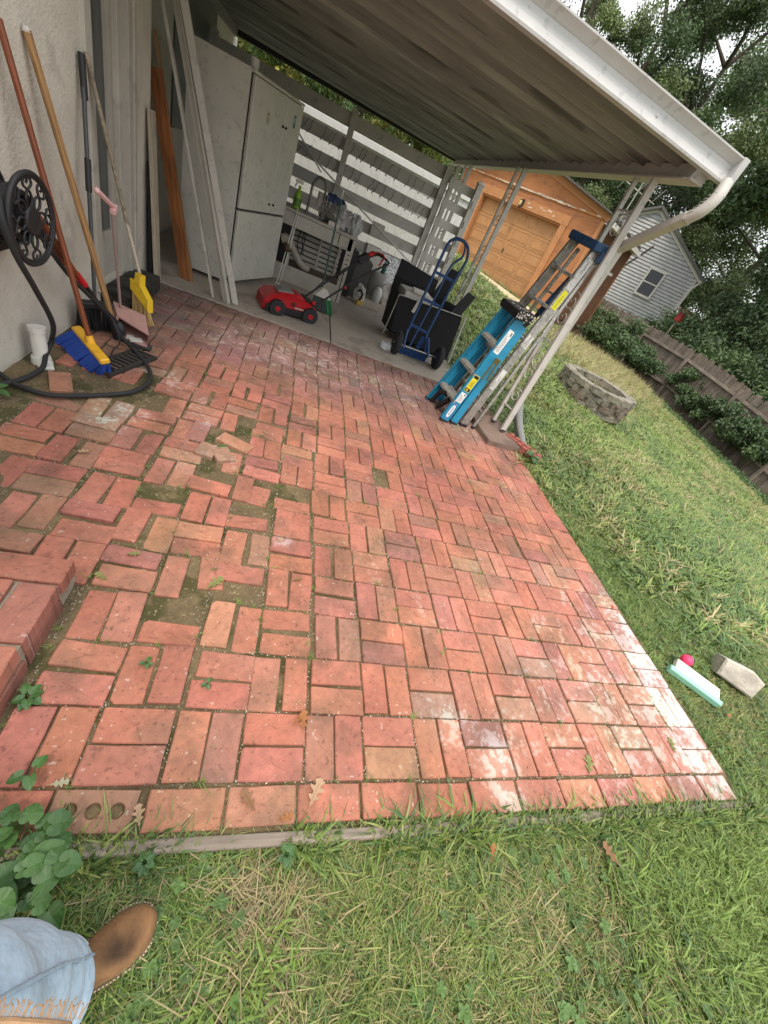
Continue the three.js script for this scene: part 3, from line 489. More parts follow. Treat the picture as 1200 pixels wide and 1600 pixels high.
// ------------------------------------------------------------------ grey clapboard house beyond the wooden fence
{
  rnd = seeded(61);
  const h = thing('grey_house', 'grey clapboard house with one small window beyond the wooden fence', 'house');
  const az = 38.7 * Math.PI / 180, DD = 31; const cx = DD * Math.sin(35.2 * Math.PI / 180), cz = -DD * Math.cos(35.2 * Math.PI / 180);
  site(h, cx, 0.6, cz, Math.cos(az), Math.sin(az));
  const hw = 3.9, E = 4.2, A = 6.2, sb = [];
  const grey = M([0.47, 0.49, 0.51], { map: T.grime, rough: 0.6 });
  for (let y = 0.05; y < A - 0.1; y += 0.165) { const top = y + 0.165, w = top < E ? hw : hw * (A - top) / (A - E) + 0.02; if (w > 0.05) sb.push(B(w * 2, 0.168, 0.02, 0, y + 0.083, 0.025, 0, -0.3)); }
  const wall = part(h, 'siding', sb, grey);
  part(h, 'wall', [boxUV(slab([[-hw, -1.5], [hw, -1.5], [hw, E], [0, A], [-hw, E]], 0.2)).translate(0, 0, -0.125), B(0.2, 5.7, 8, hw - 0.1, 1.35, -4.2), B(0.2, 5.7, 8, -hw + 0.1, 1.35, -4.2)], grey);
  const th = Math.atan2(A - E, hw), L = hw / Math.cos(th) + 0.35;
  for (const s of [-1, 1]) { part(h, 'roof', B(L, 0.12, 8.6, s * (hw / 2 + 0.13), (A + E) / 2 + 0.08, -4.0, 0, 0, -s * th), M([0.16, 0.16, 0.165], { map: T.grime, rough: 0.95 })); part(h, 'rake_trim', B(L, 0.24, 0.06, s * (hw / 2 + 0.13), (A + E) / 2 - 0.02, 0.06, 0, 0, -s * th), m.whitePaint); }
  const wx = 1.82, wy = 3.16, fr = part(h, 'window', [B(0.98, 0.1, 0.09, wx, wy + 0.68, 0.08), B(0.98, 0.12, 0.11, wx, wy - 0.68, 0.09), B(0.1, 1.3, 0.09, wx - 0.44, wy, 0.08), B(0.1, 1.3, 0.09, wx + 0.44, wy, 0.08), B(0.78, 0.06, 0.07, wx, wy, 0.085)], m.whitePaint);
  part(fr, 'pane', B(0.78, 0.6, 0.02, wx, wy + 0.33, 0.075), m.glass); part(fr, 'pane', B(0.78, 0.6, 0.02, wx, wy - 0.33, 0.07), m.glass);
  part(h, 'gable_vent', B(0.5, 0.42, 0.05, 0.42, 5.35, 0.08), M([0.5, 0.47, 0.38], { map: T.grime }));
  part(h, 'gutter', [B(0.14, 0.13, 8.4, hw + 0.16, E - 0.06, -4.0), bar([hw + 0.16, E - 0.1, 0.1], [hw - 0.02, E - 0.5, 0.1], 0.1, 0.08), bar([hw - 0.02, E - 0.5, 0.1], [hw - 0.02, -0.8, 0.1], 0.1, 0.08), B(0.13, 5, 0.03, hw - 0.08, 1.7, 0.02)], m.whitePaint);
  part(h, 'cable', tube([[0.8, 4.75, 0.08], [0.35, 4.0, 0.1], [0.0, 3.4, 0.1], [-0.3, 2.7, 0.1], [-0.75, 1.9, 0.1]], 0.03, 30, 5), m.black);
}
// a rooftop aerial behind the garage
single('tv_aerial', [cyl([13.5, 2, -21.5], [13.45, 6.0, -21.5], 0.03), cyl([12.6, 5.7, -21.9], [14.3, 5.4, -21.1], 0.02), ...[0, 1, 2, 3, 4].map(i => cyl([12.7 + i * 0.36, 5.35, -22.0 + i * 0.2], [12.8 + i * 0.36, 5.95, -21.6 + i * 0.2], 0.014))], m.aluDull, 'metal television aerial on a mast behind the orange garage', 'aerial');

// ------------------------------------------------------------------ grey wooden fence on the far side of the lawn
{
  rnd = seeded(71);
  const f = thing('board_fence', 'weathered grey wooden board fence with rails and creeping vines', 'fence', [14.5, 0, -14]);
  const fenceWood = [[0.25, 0.21, 0.175], [0.21, 0.175, 0.145], [0.28, 0.24, 0.2]].map(c => M(c, { map: T.weathered, rough: 0.95, bump: T.weathered, bs: 0.003 }));
  const at = t => [mix(12.7, 15.9, t), mix(-23.0, -6.6, t)], N = 112, y0 = (x, z) => land(x, z) + 0.04;
  let k = 0;
  for (let i = 0; i < N; i++) {
    const [x, z] = at((i + 0.5) / N), y = y0(x, z), h = 1.95 + R(-0.05, 0.06);
    const g = slab([[-0.07, 0], [0.07, 0], [0.07, h - 0.04], [0.045, h], [-0.045, h], [-0.07, h - 0.04]], 0.018); boxUV(g); g.rotateY(Math.PI / 2 + 0.19); g.rotateX(R(-0.01, 0.01)); g.translate(x - 14.5, y, z + 14);
    part(f, k ? `picket_${String(k).padStart(3, '0')}` : 'picket', g, fenceWood[k % 3]); k++;
  }
  for (let s = 0; s < 7; s++) {
    const a = at(s / 7), b = at((s + 1) / 7), off = -0.06;
    for (const hy of [0.55, 1.6]) part(f, 'rail', bar([a[0] + off - 14.5, y0(...a) + hy, a[1] + 14], [b[0] + off - 14.5, y0(...b) + hy, b[1] + 14], 0.04, 0.09, [1, 0, 0]), m.greyWood);
    part(f, 'post', B(0.09, 2.0, 0.09, a[0] - 0.09 - 14.5, y0(...a) + 0.85, a[1] + 14), m.greyWood);
  }
}
// ------------------------------------------------------------------ ring of stone blocks on the lawn
{
  rnd = seeded(81);
  const cx = 5.2, cz = -6.02, f = thing('fire_pit', 'round fire pit of stacked grey concrete wall blocks on the lawn', 'fire pit', [cx, 0.02, cz]);
  const N = 13, mats = [m.stone, M([0.36, 0.345, 0.31], { map: T.stone, rough: 0.95, bump: T.rough, bs: 0.02 }), M([0.33, 0.27, 0.235], { map: T.stone, rough: 0.95, bump: T.rough, bs: 0.02 })];
  let k = 0;
  for (let c = 0; c < 4; c++) for (let i = 0; i < N; i++) {
    const a = (i + (c & 1) * 0.5) / N * Math.PI * 2 + R(-0.02, 0.02), r = 0.56 + R(-0.012, 0.012), w = 2 * Math.PI * 0.66 / N - 0.012;
    // rock-faced block: front splits outward
    const hw = w / 2, s = [[-hw * 0.72, -0.095], [hw * 0.72, -0.095], [hw, 0.06], [hw * 0.45, 0.095 + R(0, 0.012)], [-hw * 0.45, 0.095 + R(0, 0.012)], [-hw, 0.06]];
    const g = boxUV(slab(s, 0.088, 0.006)); g.rotateX(-Math.PI / 2); g.rotateY(Math.PI); g.rotateZ(R(-0.03, 0.03)); g.rotateY(a + Math.PI / 2 - Math.PI / 2 * 0); g.translate(Math.sin(a + Math.PI / 2) * r * 1, 0.03 + c * 0.098, Math.cos(a + Math.PI / 2) * r);
    if (c === 2 && i === 4) continue;
    part(f, k ? `block_${String(k).padStart(3, '0')}` : 'block', g, c === 3 ? mats[R(0, 1) < 0.8 ? 0 : 1] : mats[Math.floor(R(0, 3))]); k++;
  }
  part(f, 'ash_bed', lathe([[0, 0.12], [0.45, 0.1]], 0, 0, 0, 20), m.soil);
}
// ------------------------------------------------------------------ foliage
const leafMat = new THREE.MeshPhysicalMaterial({ color: 0xffffff, roughness: 0.7, transmission: 0.4, thickness: 0, side: THREE.DoubleSide });
// a spray of leaves: each leaf a folded blade
function spray(n, rad, len, wid, seed, flatten = 0.8) {
  const r = seeded(seed), P = [];
  for (let i = 0; i < n; i++) {
    const th = r() * 6.283, u = r() * 2 - 1, q = Math.cbrt(r()) * rad, c = V(Math.cos(th) * Math.sqrt(1 - u * u) * q, u * q * flatten, Math.sin(th) * Math.sqrt(1 - u * u) * q);
    const d = V(r() - 0.5, r() * 0.7 - 0.55, r() - 0.5).normalize(), s = V(r() - 0.5, (r() - 0.5) * 0.6, r() - 0.5).cross(d).normalize(), nrm = d.clone().cross(s), L = len * (0.7 + 0.6 * r()), W = wid * (0.7 + 0.6 * r());
    const a = c, b = c.clone().addScaledVector(d, L), e = c.clone().addScaledVector(d, L * 0.45).addScaledVector(s, W).addScaledVector(nrm, W * 0.35), f = c.clone().addScaledVector(d, L * 0.45).addScaledVector(s, -W).addScaledVector(nrm, W * 0.35);
    for (const t of [a, e, b, a, b, f]) P.push(t.x, t.y, t.z);
  }
  const g = new THREE.BufferGeometry(); g.setAttribute('position', new THREE.Float32BufferAttribute(P, 3)); g.computeVertexNormals(); return g;
}
const SPRAYS = { fine: spray(22, 0.42, 0.15, 0.042, 301), broad: spray(16, 0.42, 0.19, 0.06, 302), small: spray(18, 0.17, 0.07, 0.024, 303), vine: spray(14, 0.17, 0.085, 0.038, 304) };
function crownMesh(parent, name, centres, kind, tones, scale = 1) {
  // centres: [x, y, z, radius, count]
  let n = 0; for (const c of centres) n += c[4]; const im = new THREE.InstancedMesh(SPRAYS[kind], leafMat, n), o = new THREE.Object3D(), c = new THREE.Color(); let k = 0;
  for (const b of centres) {
    const bt = tones[Math.floor(rnd() * tones.length)], br = R(0.75, 1.2);
    for (let i = 0; i < b[4]; i++) {
      o.position.set(b[0] + gauss() * b[3] * 0.62, b[1] + gauss() * b[3] * 0.48, b[2] + gauss() * b[3] * 0.62); o.rotation.set(R(-0.5, 0.5), R(0, 6.28), R(-0.5, 0.5)); o.scale.setScalar(R(0.75, 1.3) * scale); o.updateMatrix(); im.setMatrixAt(k, o.matrix);
      const q = br * R(0.75, 1.25); im.setColorAt(k, c.setRGB(bt[0] * q, bt[1] * q, bt[2] * q)); k++;
    }
  }
  im.name = name; im.userData.kind = 'stuff'; im.castShadow = im.receiveShadow = true; parent.add(im); return im;
}
const GREEN = { dark: [[0.05, 0.1, 0.028], [0.062, 0.12, 0.034], [0.08, 0.14, 0.04]], mid: [[0.08, 0.145, 0.042], [0.1, 0.17, 0.05], [0.068, 0.125, 0.036]], light: [[0.14, 0.2, 0.062], [0.165, 0.225, 0.07], [0.11, 0.17, 0.052]], yellow: [[0.32, 0.33, 0.06], [0.2, 0.27, 0.06], [0.13, 0.2, 0.05], [0.4, 0.34, 0.06]] };
function tree(name, label, x, z, H, rad, low, o = {}) {
  rnd = seeded(o.seed || Math.floor(x * 31 + z * 17 + 5000));
  const y = land(x, z) - 0.1, t = thing(name, label, 'tree', [x, y, z], o.group), wood = [], centres = [], lean = [gauss() * 0.5, gauss() * 0.5], r0 = 0.018 * H + 0.05;
  let p = [0, 0, 0]; const seg = 6, trunk = [];
  for (let i = 1; i <= seg; i++) { const f = i / seg, q = [lean[0] * f + gauss() * 0.12, H * 0.86 * f, lean[1] * f + gauss() * 0.12]; wood.push(cyl(p, q, r0 * (1.02 - 0.8 * (i - 1) / seg), r0 * (1.02 - 0.8 * f), 8, true)); trunk.push([p, q]); p = q; }
  const nb = o.limbs || 17;
  for (let i = 0; i < nb; i++) {
    const f = mix(low, 0.97, (i + rnd()) / nb), s = trunk[Math.min(seg - 1, Math.floor(f * 0.95 * seg))], a = s[0].map((v, k) => mix(v, s[1][k], 0.5)), th = i * 2.4 + rnd(), prof = Math.sin(Math.PI * clamp((f - low * 0.75) / (1.12 - low * 0.75))) ** 0.7, rr = rad * prof * R(0.55, 1.05);
    const e = [Math.cos(th) * rr, H * f * R(0.95, 1.06), Math.sin(th) * rr], mid = [mix(a[0], e[0], 0.5), mix(a[1], e[1], 0.62), mix(a[2], e[2], 0.5)];
    wood.push(cyl(a, mid, r0 * 0.34, r0 * 0.2, 6, true), cyl(mid, e, r0 * 0.2, r0 * 0.05, 5, true));
    const cr = rad * R(0.26, 0.42); centres.push([...e, cr, Math.round((o.n || 70) * R(0.7, 1.3))]);
    centres.push([mix(mid[0], e[0], 0.4) + gauss() * 0.5, mix(mid[1], e[1], 0.4) + gauss() * 0.5, mix(mid[2], e[2], 0.4) + gauss() * 0.5, cr * 0.8, Math.round((o.n || 70) * R(0.3, 0.8))]);
  }
  part(t, 'trunk', wood, m.bark); crownMesh(t, 'crown', centres, o.kind || 'fine', GREEN[o.tone || 'mid'], o.scale || 1); return t;
}
const pol = (az, d) => [d * Math.sin(az * Math.PI / 180), -d * Math.cos(az * Math.PI / 180)];
const TG = 'tall trees beyond the yard';
tree('tall_tree', 'pale green feathery tree rising above the carport gutter', ...pol(20.5, 41), 20, 4.2, 0.3, { tone: 'light', n: 95, limbs: 20 });
tree('tall_tree', 'loose light green tree between the feathery tree and the dark ones', ...pol(26.5, 39), 19, 4.4, 0.25, { tone: 'light', n: 95, limbs: 20 });
tree('tall_tree', 'mid green tree standing right behind the end of the gutter', ...pol(32.5, 40), 19, 5.2, 0.2, { tone: 'mid', n: 120, limbs: 22 });
tree('tall_tree', 'broad dark green tree at the right edge, tallest of the trees', ...pol(49, 28), 20, 5.2, 0.3, { tone: 'mid', n: 120, limbs: 26, kind: 'broad' });
tree('tall_tree', 'dark shady tree over the right end of the wooden fence', ...pol(55, 25), 15, 5.0, 0.16, { tone: 'dark', n: 135, limbs: 26, kind: 'broad' });
tree('tall_tree', 'dark tree at the far right behind the shrubs', ...pol(63, 25), 14, 5.0, 0.12, { tone: 'dark', n: 130, limbs: 24, kind: 'broad' });
tree('tall_tree', 'mid green tree behind the roof of the grey house', ...pol(38.5, 46), 19, 6.5, 0.12, { tone: 'light', n: 110, limbs: 24, scale: 1.3 });
tree('tall_tree', 'dark green tree showing between garage roof and carport beam', ...pol(30, 46), 11, 5.5, 0.1, { tone: 'dark', n: 90, limbs: 22, scale: 1.2 });
tree('tall_tree', 'dark tree rising behind the left half of the garage', ...pol(23, 46), 10, 5, 0.1, { tone: 'mid', n: 90, limbs: 20, scale: 1.2 });
tree('tall_tree', 'distant mid green tree right of the grey house', ...pol(45.5, 42), 16, 6, 0.08, { tone: 'light', n: 120, limbs: 22, scale: 1.2 });
tree('yellowing_tree', 'yellowing tree seen over the left end of the slatted fence', ...pol(-5.5, 22), 5.5, 2.6, 0.12, { tone: 'yellow', n: 85, limbs: 18 });
tree('yellowing_tree', 'yellow green tree seen over the middle of the slatted fence', ...pol(1.5, 20), 4.9, 2.4, 0.1, { tone: 'yellow', n: 85, limbs: 18 });
tree('yellowing_tree', 'light green tree seen over the right half of the slatted fence', ...pol(7.5, 23), 5.0, 2.7, 0.1, { tone: 'yellow', n: 90, limbs: 18 });
tree('back_tree', 'dark tree standing behind the yellowing trees', ...pol(-2, 31), 7.0, 4, 0.05, { tone: 'mid', n: 110, limbs: 18 });
tree('back_tree', 'dark tree beyond the corner of the slatted fence', ...pol(9, 33), 7.0, 4, 0.05, { tone: 'dark', n: 110, limbs: 18 });
// neighbour's pale wall glimpsed over the fence beside the house
{ const w = thing('neighbour_house', 'pale clapboard wall glimpsed between carport roof and white cabinet', 'house', [-6.2, 0, -26]); const b = []; for (let i = 0; i < 26; i++) b.push(B(5, 0.19, 0.03, 0, 0.1 + i * 0.18, 0, 0, -0.12)); part(w, 'siding', b, M([0.55, 0.50, 0.42], { map: T.grime, rough: 0.7 })); part(w, 'wall', B(5, 4.8, 0.3, 0, 2.4, -0.18), m.dirtyWhite); part(w, 'corner_board', B(0.14, 4.7, 0.05, 2.45, 2.35, 0.03), m.whitePaint); }

function shrub(name, label, cat, x, z, h, rad, n, tone, o = {}) {
  rnd = seeded(o.seed || Math.floor(x * 37 + z * 13 + 9000)); const y = land(x, z), t = thing(name, label, cat, [x, y, z], o.group), wood = [], centres = [], nb = o.limbs || 9;
  for (let i = 0; i < nb; i++) { const th = i * 2.4 + rnd(), r = rad * Math.sqrt((i + 0.5) / nb), e = [Math.cos(th) * r, h * R(0.4, 0.95) * (1 - 0.25 * r / rad), Math.sin(th) * r]; wood.push(cyl([e[0] * 0.15, 0, e[2] * 0.15], e, 0.035 * (o.stem || 1), 0.012 * (o.stem || 1), 5, true)); centres.push([...e, rad * 0.42, Math.round(n / nb)]); }
  part(t, 'stem', wood, m.bark); crownMesh(t, 'foliage', centres, o.kind || 'broad', GREEN[tone], o.scale || 1); return t;
}
// shrubs beyond and along the wooden fence
[[45.6, 22.6, 2.9, 1.7, 'mid', 'leafy shrub spilling over the fence right of the red bird feeder'], [48.6, 23, 2.9, 1.7, 'light', 'bright shrub hanging over the fence past the leafy one'], [51.5, 22.4, 3.3, 2.0, 'mid', 'big shrub leaning over the middle of the wooden fence'], [54.5, 21.2, 2.9, 1.7, 'mid', 'shrub with drooping sprays over the fence near the right edge'], [57.5, 21, 3.2, 2.0, 'dark', 'dark shrub behind the near end of the wooden fence'], [61, 20.6, 3.3, 2.1, 'dark', 'dark shrub at the extreme right behind the wooden fence'], [44.6, 27, 3.4, 1.8, 'mid', 'tall shrub beside the corner of the grey house'], [49, 26, 5.2, 2.6, 'mid', 'tall bush behind the shrubs, below the big tree'], [54, 25, 5.2, 2.8, 'dark', 'tall dark bush behind the drooping shrub']].forEach(([az, d, h, r, tone, l]) => shrub('shrub', l, 'shrub', ...pol(az, d), h, r, 640, tone, { scale: 0.8, limbs: 14 }));
[[36.5, 19.5, 1.7, 0.9, 'light', 'bright bush at the corner of the garage'], [39.5, 19.6, 1.9, 1.0, 'mid', 'bush with tangled stems in front of the wooden fence'], [42.5, 19.4, 1.5, 0.8, 'dark', 'low dark bush at the foot of the wooden fence'], [38, 17.6, 1.1, 0.8, 'mid', 'weedy bush between the garage and the wooden fence']].forEach(([az, d, h, r, tone, l]) => shrub('bush', l, 'bush', ...pol(az, d), h, r, 380, tone, { kind: 'small', scale: 1.25, stem: 0.6 }));
for (const [az, d, h, l] of [[47.9, 20.0, 1.9, 'vine climbing the first fence post past the bushes'], [50.3, 19.3, 1.6, 'vine hanging in the middle of the wooden fence'], [54.5, 17.9, 1.9, 'vine on the fence near the right edge'], [58.2, 18.0, 1.5, 'vine at the near end of the wooden fence'], [45.2, 20.8, 1.9, 'vine below the downspout of the grey house'], [52.3, 18.9, 1.9, 'vine draped over the fence top between two posts'], [56.3, 18.0, 1.7, 'vine on the fence left of the last shrub'], [43.6, 21.3, 2.0, 'vine thick on the fence behind the low dark bush'], [49.2, 19.6, 2.0, 'vine trailing beside the climbing vine on the fence']]) shrub('vine', l, 'vine', ...pol(az, d), h, 0.5, 150, 'mid', { kind: 'vine', scale: 1.15, limbs: 11, stem: 0.4 });
// rough undergrowth along the foot of the fence
{
  rnd = seeded(95); const n = 2300, im = new THREE.InstancedMesh(SPRAYS.vine, leafMat, n), o = new THREE.Object3D(), c = new THREE.Color();
  for (let i = 0; i < n; i++) { const t = Math.pow(rnd(), 0.85), x = mix(12.3, 15.4, t) - Math.abs(gauss()) * 1.2 * (0.4 + 0.6 * t), z = mix(-21, -5.0, t) + gauss() * 0.3, b = GREEN.mid[i % 3], q = R(0.8, 1.6); o.position.set(x, land(x, z) + R(0.0, 0.1) * (0.4 + t), z); o.rotation.set(R(-0.4, 0.4), R(0, 6), R(-0.4, 0.4)); o.scale.setScalar(R(0.5, 1.0)); o.updateMatrix(); im.setMatrixAt(i, o.matrix); im.setColorAt(i, c.setRGB(b[0] * q, b[1] * q, b[2] * q)); }
  im.name = 'undergrowth'; tag(im, 'leafy undergrowth along the foot of the wooden fence', 'undergrowth'); im.userData.kind = 'stuff'; scene.add(im);
}
// red feeder by the corner of the grey house
{ const [x, z] = pol(43.2, 23.5), b = thing('bird_feeder', 'red bird feeder on a pole by the corner of the grey house', 'bird feeder', [x, 0.4, z]); part(b, 'pole', cyl([0, 0, 0], [0, 1.5, 0], 0.03), m.greyWood); part(b, 'feeder_box', [B(0.24, 0.36, 0.24, 0, 1.75, 0, 0.4, 0, 0, 0.02)], M([0.25, 0.02, 0.02], { rough: 0.5, map: T.grime })); part(b, 'feeder_roof', [B(0.44, 0.04, 0.44, 0, 2.02, 0, 0.4)], M([0.12, 0.05, 0.03], { rough: 0.6 })); }

// ------------------------------------------------------------------ grass
const grassMat = new THREE.MeshPhysicalMaterial({ color: 0xffffff, roughness: 0.6, transmission: 0.22, thickness: 0, side: THREE.DoubleSide });
function tuft(n, h, w, spread, seed, lay = 0.6) {
  const r = seeded(seed), P = [];
  for (let i = 0; i < n; i++) {
    const th = r() * 6.283, q = Math.sqrt(r()) * spread, x = Math.cos(th) * q, z = Math.sin(th) * q, a = r() * 6.283, L = h * (0.55 + 0.75 * r()), b = lay * (0.35 + 1.1 * r()), dx = Math.cos(a), dz = Math.sin(a), sx = -dz * w / 2, sz = dx * w / 2, tw = r() - 0.5;
    const pt = f => { const out = L * b * f * f, up = L * f * (1 - 0.32 * b * f); return [x + dx * out + tw * f * L * 0.3, up, z + dz * out]; };
    const p0 = pt(0), p1 = pt(0.45), p2 = pt(0.78), p3 = pt(1), o = (p, s, k) => [p[0] + s * sx * k, p[1], p[2] + s * sz * k];
    const A = o(p0, 1, 0.8), Bb = o(p0, -1, 0.8), C = o(p1, 1, 1), D = o(p1, -1, 1), E = o(p2, 1, 0.7), F = o(p2, -1, 0.7);
    for (const t of [A, Bb, C, Bb, D, C, C, D, E, D, F, E, E, F, p3]) P.push(...t);
  }
  const g = new THREE.BufferGeometry(); g.setAttribute('position', new THREE.Float32BufferAttribute(P, 3)); g.computeVertexNormals(); return g;
}
const TUFTS = [tuft(9, 0.036, 0.0026, 0.018, 401, 0.7), tuft(8, 0.045, 0.003, 0.018, 402, 0.9), tuft(9, 0.038, 0.002, 0.024, 403, 1.2), tuft(7, 0.03, 0.0044, 0.016, 404, 0.8)];
const FAR = [tuft(16, 0.08, 0.011, 0.09, 411, 0.9), tuft(14, 0.09, 0.012, 0.1, 412, 1.2)];
const GT = { lush: [[0.17, 0.255, 0.045], [0.15, 0.235, 0.04], [0.2, 0.29, 0.055]], pale: [[0.27, 0.30, 0.085], [0.235, 0.285, 0.07]], straw: [[0.40, 0.33, 0.16], [0.34, 0.28, 0.13]], dark: [[0.085, 0.16, 0.038], [0.10, 0.18, 0.04]] };
const onHard = (x, z) => (x < 2.425 + 0.03 * Math.sin(z * 9) && x > -1.4 && z < -0.245 && z > -4.4) || (x < 2.16 && z <= -4.3) || (Math.hypot(x - 5.2, z + 6.02) < 0.66) || (x > 1.97 && x < 2.42 && z < -3.1 && z > -3.75);
const inGarage = (x, z) => { const dx = x - 4.45, dz = z + 17.1, a = dx * 0.596 + dz * 0.803, d = dx * 0.803 - dz * 0.596; return a > -0.1 && a < 5.5 && d > -0.1; };
function grassField(name, label, kinds, count, place, tone) {
  const lists = kinds.map(() => []), c = new THREE.Color();
  for (let i = 0; i < count; i++) { const p = place(); if (!p || onHard(p[0], p[1]) || inGarage(p[0], p[1])) continue; const k = Math.floor(rnd() * kinds.length); lists[k].push([p[0], p[1], p[2] || 1, ...tone(p[0], p[1], k)]); }
  lists.forEach((L, k) => {
    const im = new THREE.InstancedMesh(kinds[k], grassMat, L.length), o = new THREE.Object3D();
    L.forEach((q, i) => { o.position.set(q[0], land(q[0], q[1]) - 0.004, q[1]); o.rotation.set(gauss() * 0.12, R(0, 6.283), gauss() * 0.12); const s = q[2] * R(0.75, 1.25); o.scale.set(s, s * R(0.8, 1.2), s); o.updateMatrix(); im.setMatrixAt(i, o.matrix); im.setColorAt(i, c.setRGB(q[3], q[4], q[5])); });
    im.name = numbered(name); tag(im, label, 'grass'); im.userData.kind = 'stuff'; im.receiveShadow = true; scene.add(im);
  });
}
const patchy = (x, z, f, s) => fbm(x / 64 + 4, z / 64 + 4, f, 4, s);
function lawnTone(x, z) {
  const dry = patchy(x, z, 60, 120), fresh = patchy(x, z, 28, 121), far = sstep(3.5, 9, Math.hypot(x, z)); let s = rnd(), set;
  const pd = sstep(0.52, 0.7, dry) * 0.32 + 0.02 + 0.11 * far + (x > 8 ? 0.16 * sstep(8, 11, x) : 0);
  set = s < pd ? (rnd() < 0.62 ? GT.straw : GT.pale) : s < pd + 0.17 ? GT.pale : fresh > 0.52 ? GT.lush : rnd() < 0.5 ? GT.dark : GT.lush;
  const b = set[Math.floor(rnd() * set.length)], q = R(0.75, 1.25); return [b[0] * q, b[1] * q, b[2] * q];
}
rnd = seeded(99);
// bare straw-coloured spots in the near lawn
const SPOTS = [[0.2, -0.09, 0.075, 1.0], [0.27, -0.03, 0.08, 0.95], [1.0, 0.0, 0.12, 0.4], [0.02, 0.0, 0.08, 0.5], [2.65, -1.9, 0.35, 0.35], [1.5, 0.1, 0.15, 0.3], [-0.13, -0.2, 0.1, 0.55]];
const bareAt = (x, z) => { let b = 0; for (const q of SPOTS) b = Math.max(b, q[3] * Math.exp(-((x - q[0]) ** 2 + (z - q[1]) ** 2) / (q[2] * q[2]))); return b; };
grassField('near_grass', 'short mixed grass in front of the patio edge', TUFTS, 42000, () => { const x = R(-0.9, 3.2), z = R(-0.24, 0.5); const pt = patchy(x, z, 150, 140); return rnd() < bareAt(x, z) || (pt < 0.4 && rnd() < 0.6) ? null : [x, z, R(0.7, 1.05) * (0.7 + 0.75 * pt)]; }, lawnTone);
grassField('side_grass', 'short grass beside the right edge of the patio', TUFTS, 80000, () => { const u = Math.pow(rnd(), 1.25), x = 2.39 + u * 4.4, z = R(-5.6, 0.8); return rnd() < Math.max(bareAt(x, z), sstep(3.6, 6.4, Math.hypot(x, z))) ? null : [x, z, 1.0]; }, lawnTone);
grassField('lawn_grass', 'lawn sloping away towards the wooden fence and the garage', FAR, 52000, () => { const a = R(12, 72) * Math.PI / 180, d = 3.0 + 18.2 * Math.pow(rnd(), 1.2), x = d * Math.sin(a), z = -d * Math.cos(a); if (x < 2.1 && z > -9) return null; if (rnd() > sstep(3.0, 6.0, d)) return null; const g = sstep(1.6, 0.7, Math.abs((x - 4.75) * 0.803 - (z + 14.2) * 0.596)) * sstep(9.5, 12.2, -z) * sstep(8.2, 6.9, x); return rnd() < g ? null : [x, z, R(0.8, 1.15)]; }, lawnTone);
grassField('dead_grass', 'flattened dead grass on the bare spots of the near lawn', [tuft(9, 0.05, 0.0022, 0.03, 425, 1.75), tuft(8, 0.04, 0.0018, 0.03, 426, 1.9)], 3400, () => { const x = R(-0.3, 1.6), z = R(-0.22, 0.25); return rnd() < bareAt(x, z) ? [x, z, R(0.8, 1.3)] : null; }, () => { const b = GT.straw[rnd() < 0.5 ? 0 : 1], q = R(0.55, 1.25); return [b[0] * q, b[1] * q * 0.96, b[2] * q]; });
// broad bladed crab grass in patches
grassField('crab_grass', 'broad bladed crab grass in patches of the near lawn', [tuft(6, 0.055, 0.0062, 0.014, 427, 1.1), tuft(5, 0.065, 0.0055, 0.012, 428, 1.2)], 9000, () => { const x = R(-0.5, 4), z = x > 2.4 ? R(-3, 0.5) : R(-0.22, 0.45); return patchy(x, z, 110, 145) > 0.56 ? [x, z, R(0.6, 1.1)] : null; }, () => { const b = GT.lush[Math.floor(rnd() * 3)], q = R(0.8, 1.25); return [b[0] * q, b[1] * q, b[2] * q]; });
// taller dry grass round the fire pit and before the fence
grassField('tall_grass', 'tall dry grass between the fire pit and the fence', [tuft(12, 0.22, 0.006, 0.06, 421, 1.0), tuft(10, 0.3, 0.006, 0.07, 422, 1.2)], 3600, () => { const t = rnd(), x = mix(6.2, 12.6, t) + gauss() * 1.0, z = mix(-8.6, -13.5, t) + gauss() * 1.6;  return [x, z, 1]; }, () => { const b = rnd() < 0.6 ? GT.straw[0] : GT.pale[0], q = R(0.8, 1.2); return [b[0] * q, b[1] * q, b[2] * q]; });
{
  const g = tuft(12, 0.26, 0.006, 0.07, 423, 0.7), pit = new THREE.InstancedMesh(g, grassMat, 90), o = new THREE.Object3D(), c = new THREE.Color();
  for (let i = 0; i < 90; i++) { const a = R(0, 6.28), r = 0.44 * Math.sqrt(rnd()), q = R(0.7, 1.2), b = rnd() < 0.4 ? GT.straw[0] : GT.pale[0]; o.position.set(5.2 + Math.cos(a) * r, 0.1, -6.02 + Math.sin(a) * r); o.rotation.y = R(0, 6); o.scale.setScalar(R(0.6, 1.15)); o.updateMatrix(); pit.setMatrixAt(i, o.matrix); pit.setColorAt(i, c.setRGB(b[0] * q, b[1] * q, b[2] * q)); }
  pit.name = 'pit_grass'; tag(pit, 'dry grass growing inside the stone fire pit', 'grass'); pit.userData.kind = 'stuff'; scene.add(pit);
}
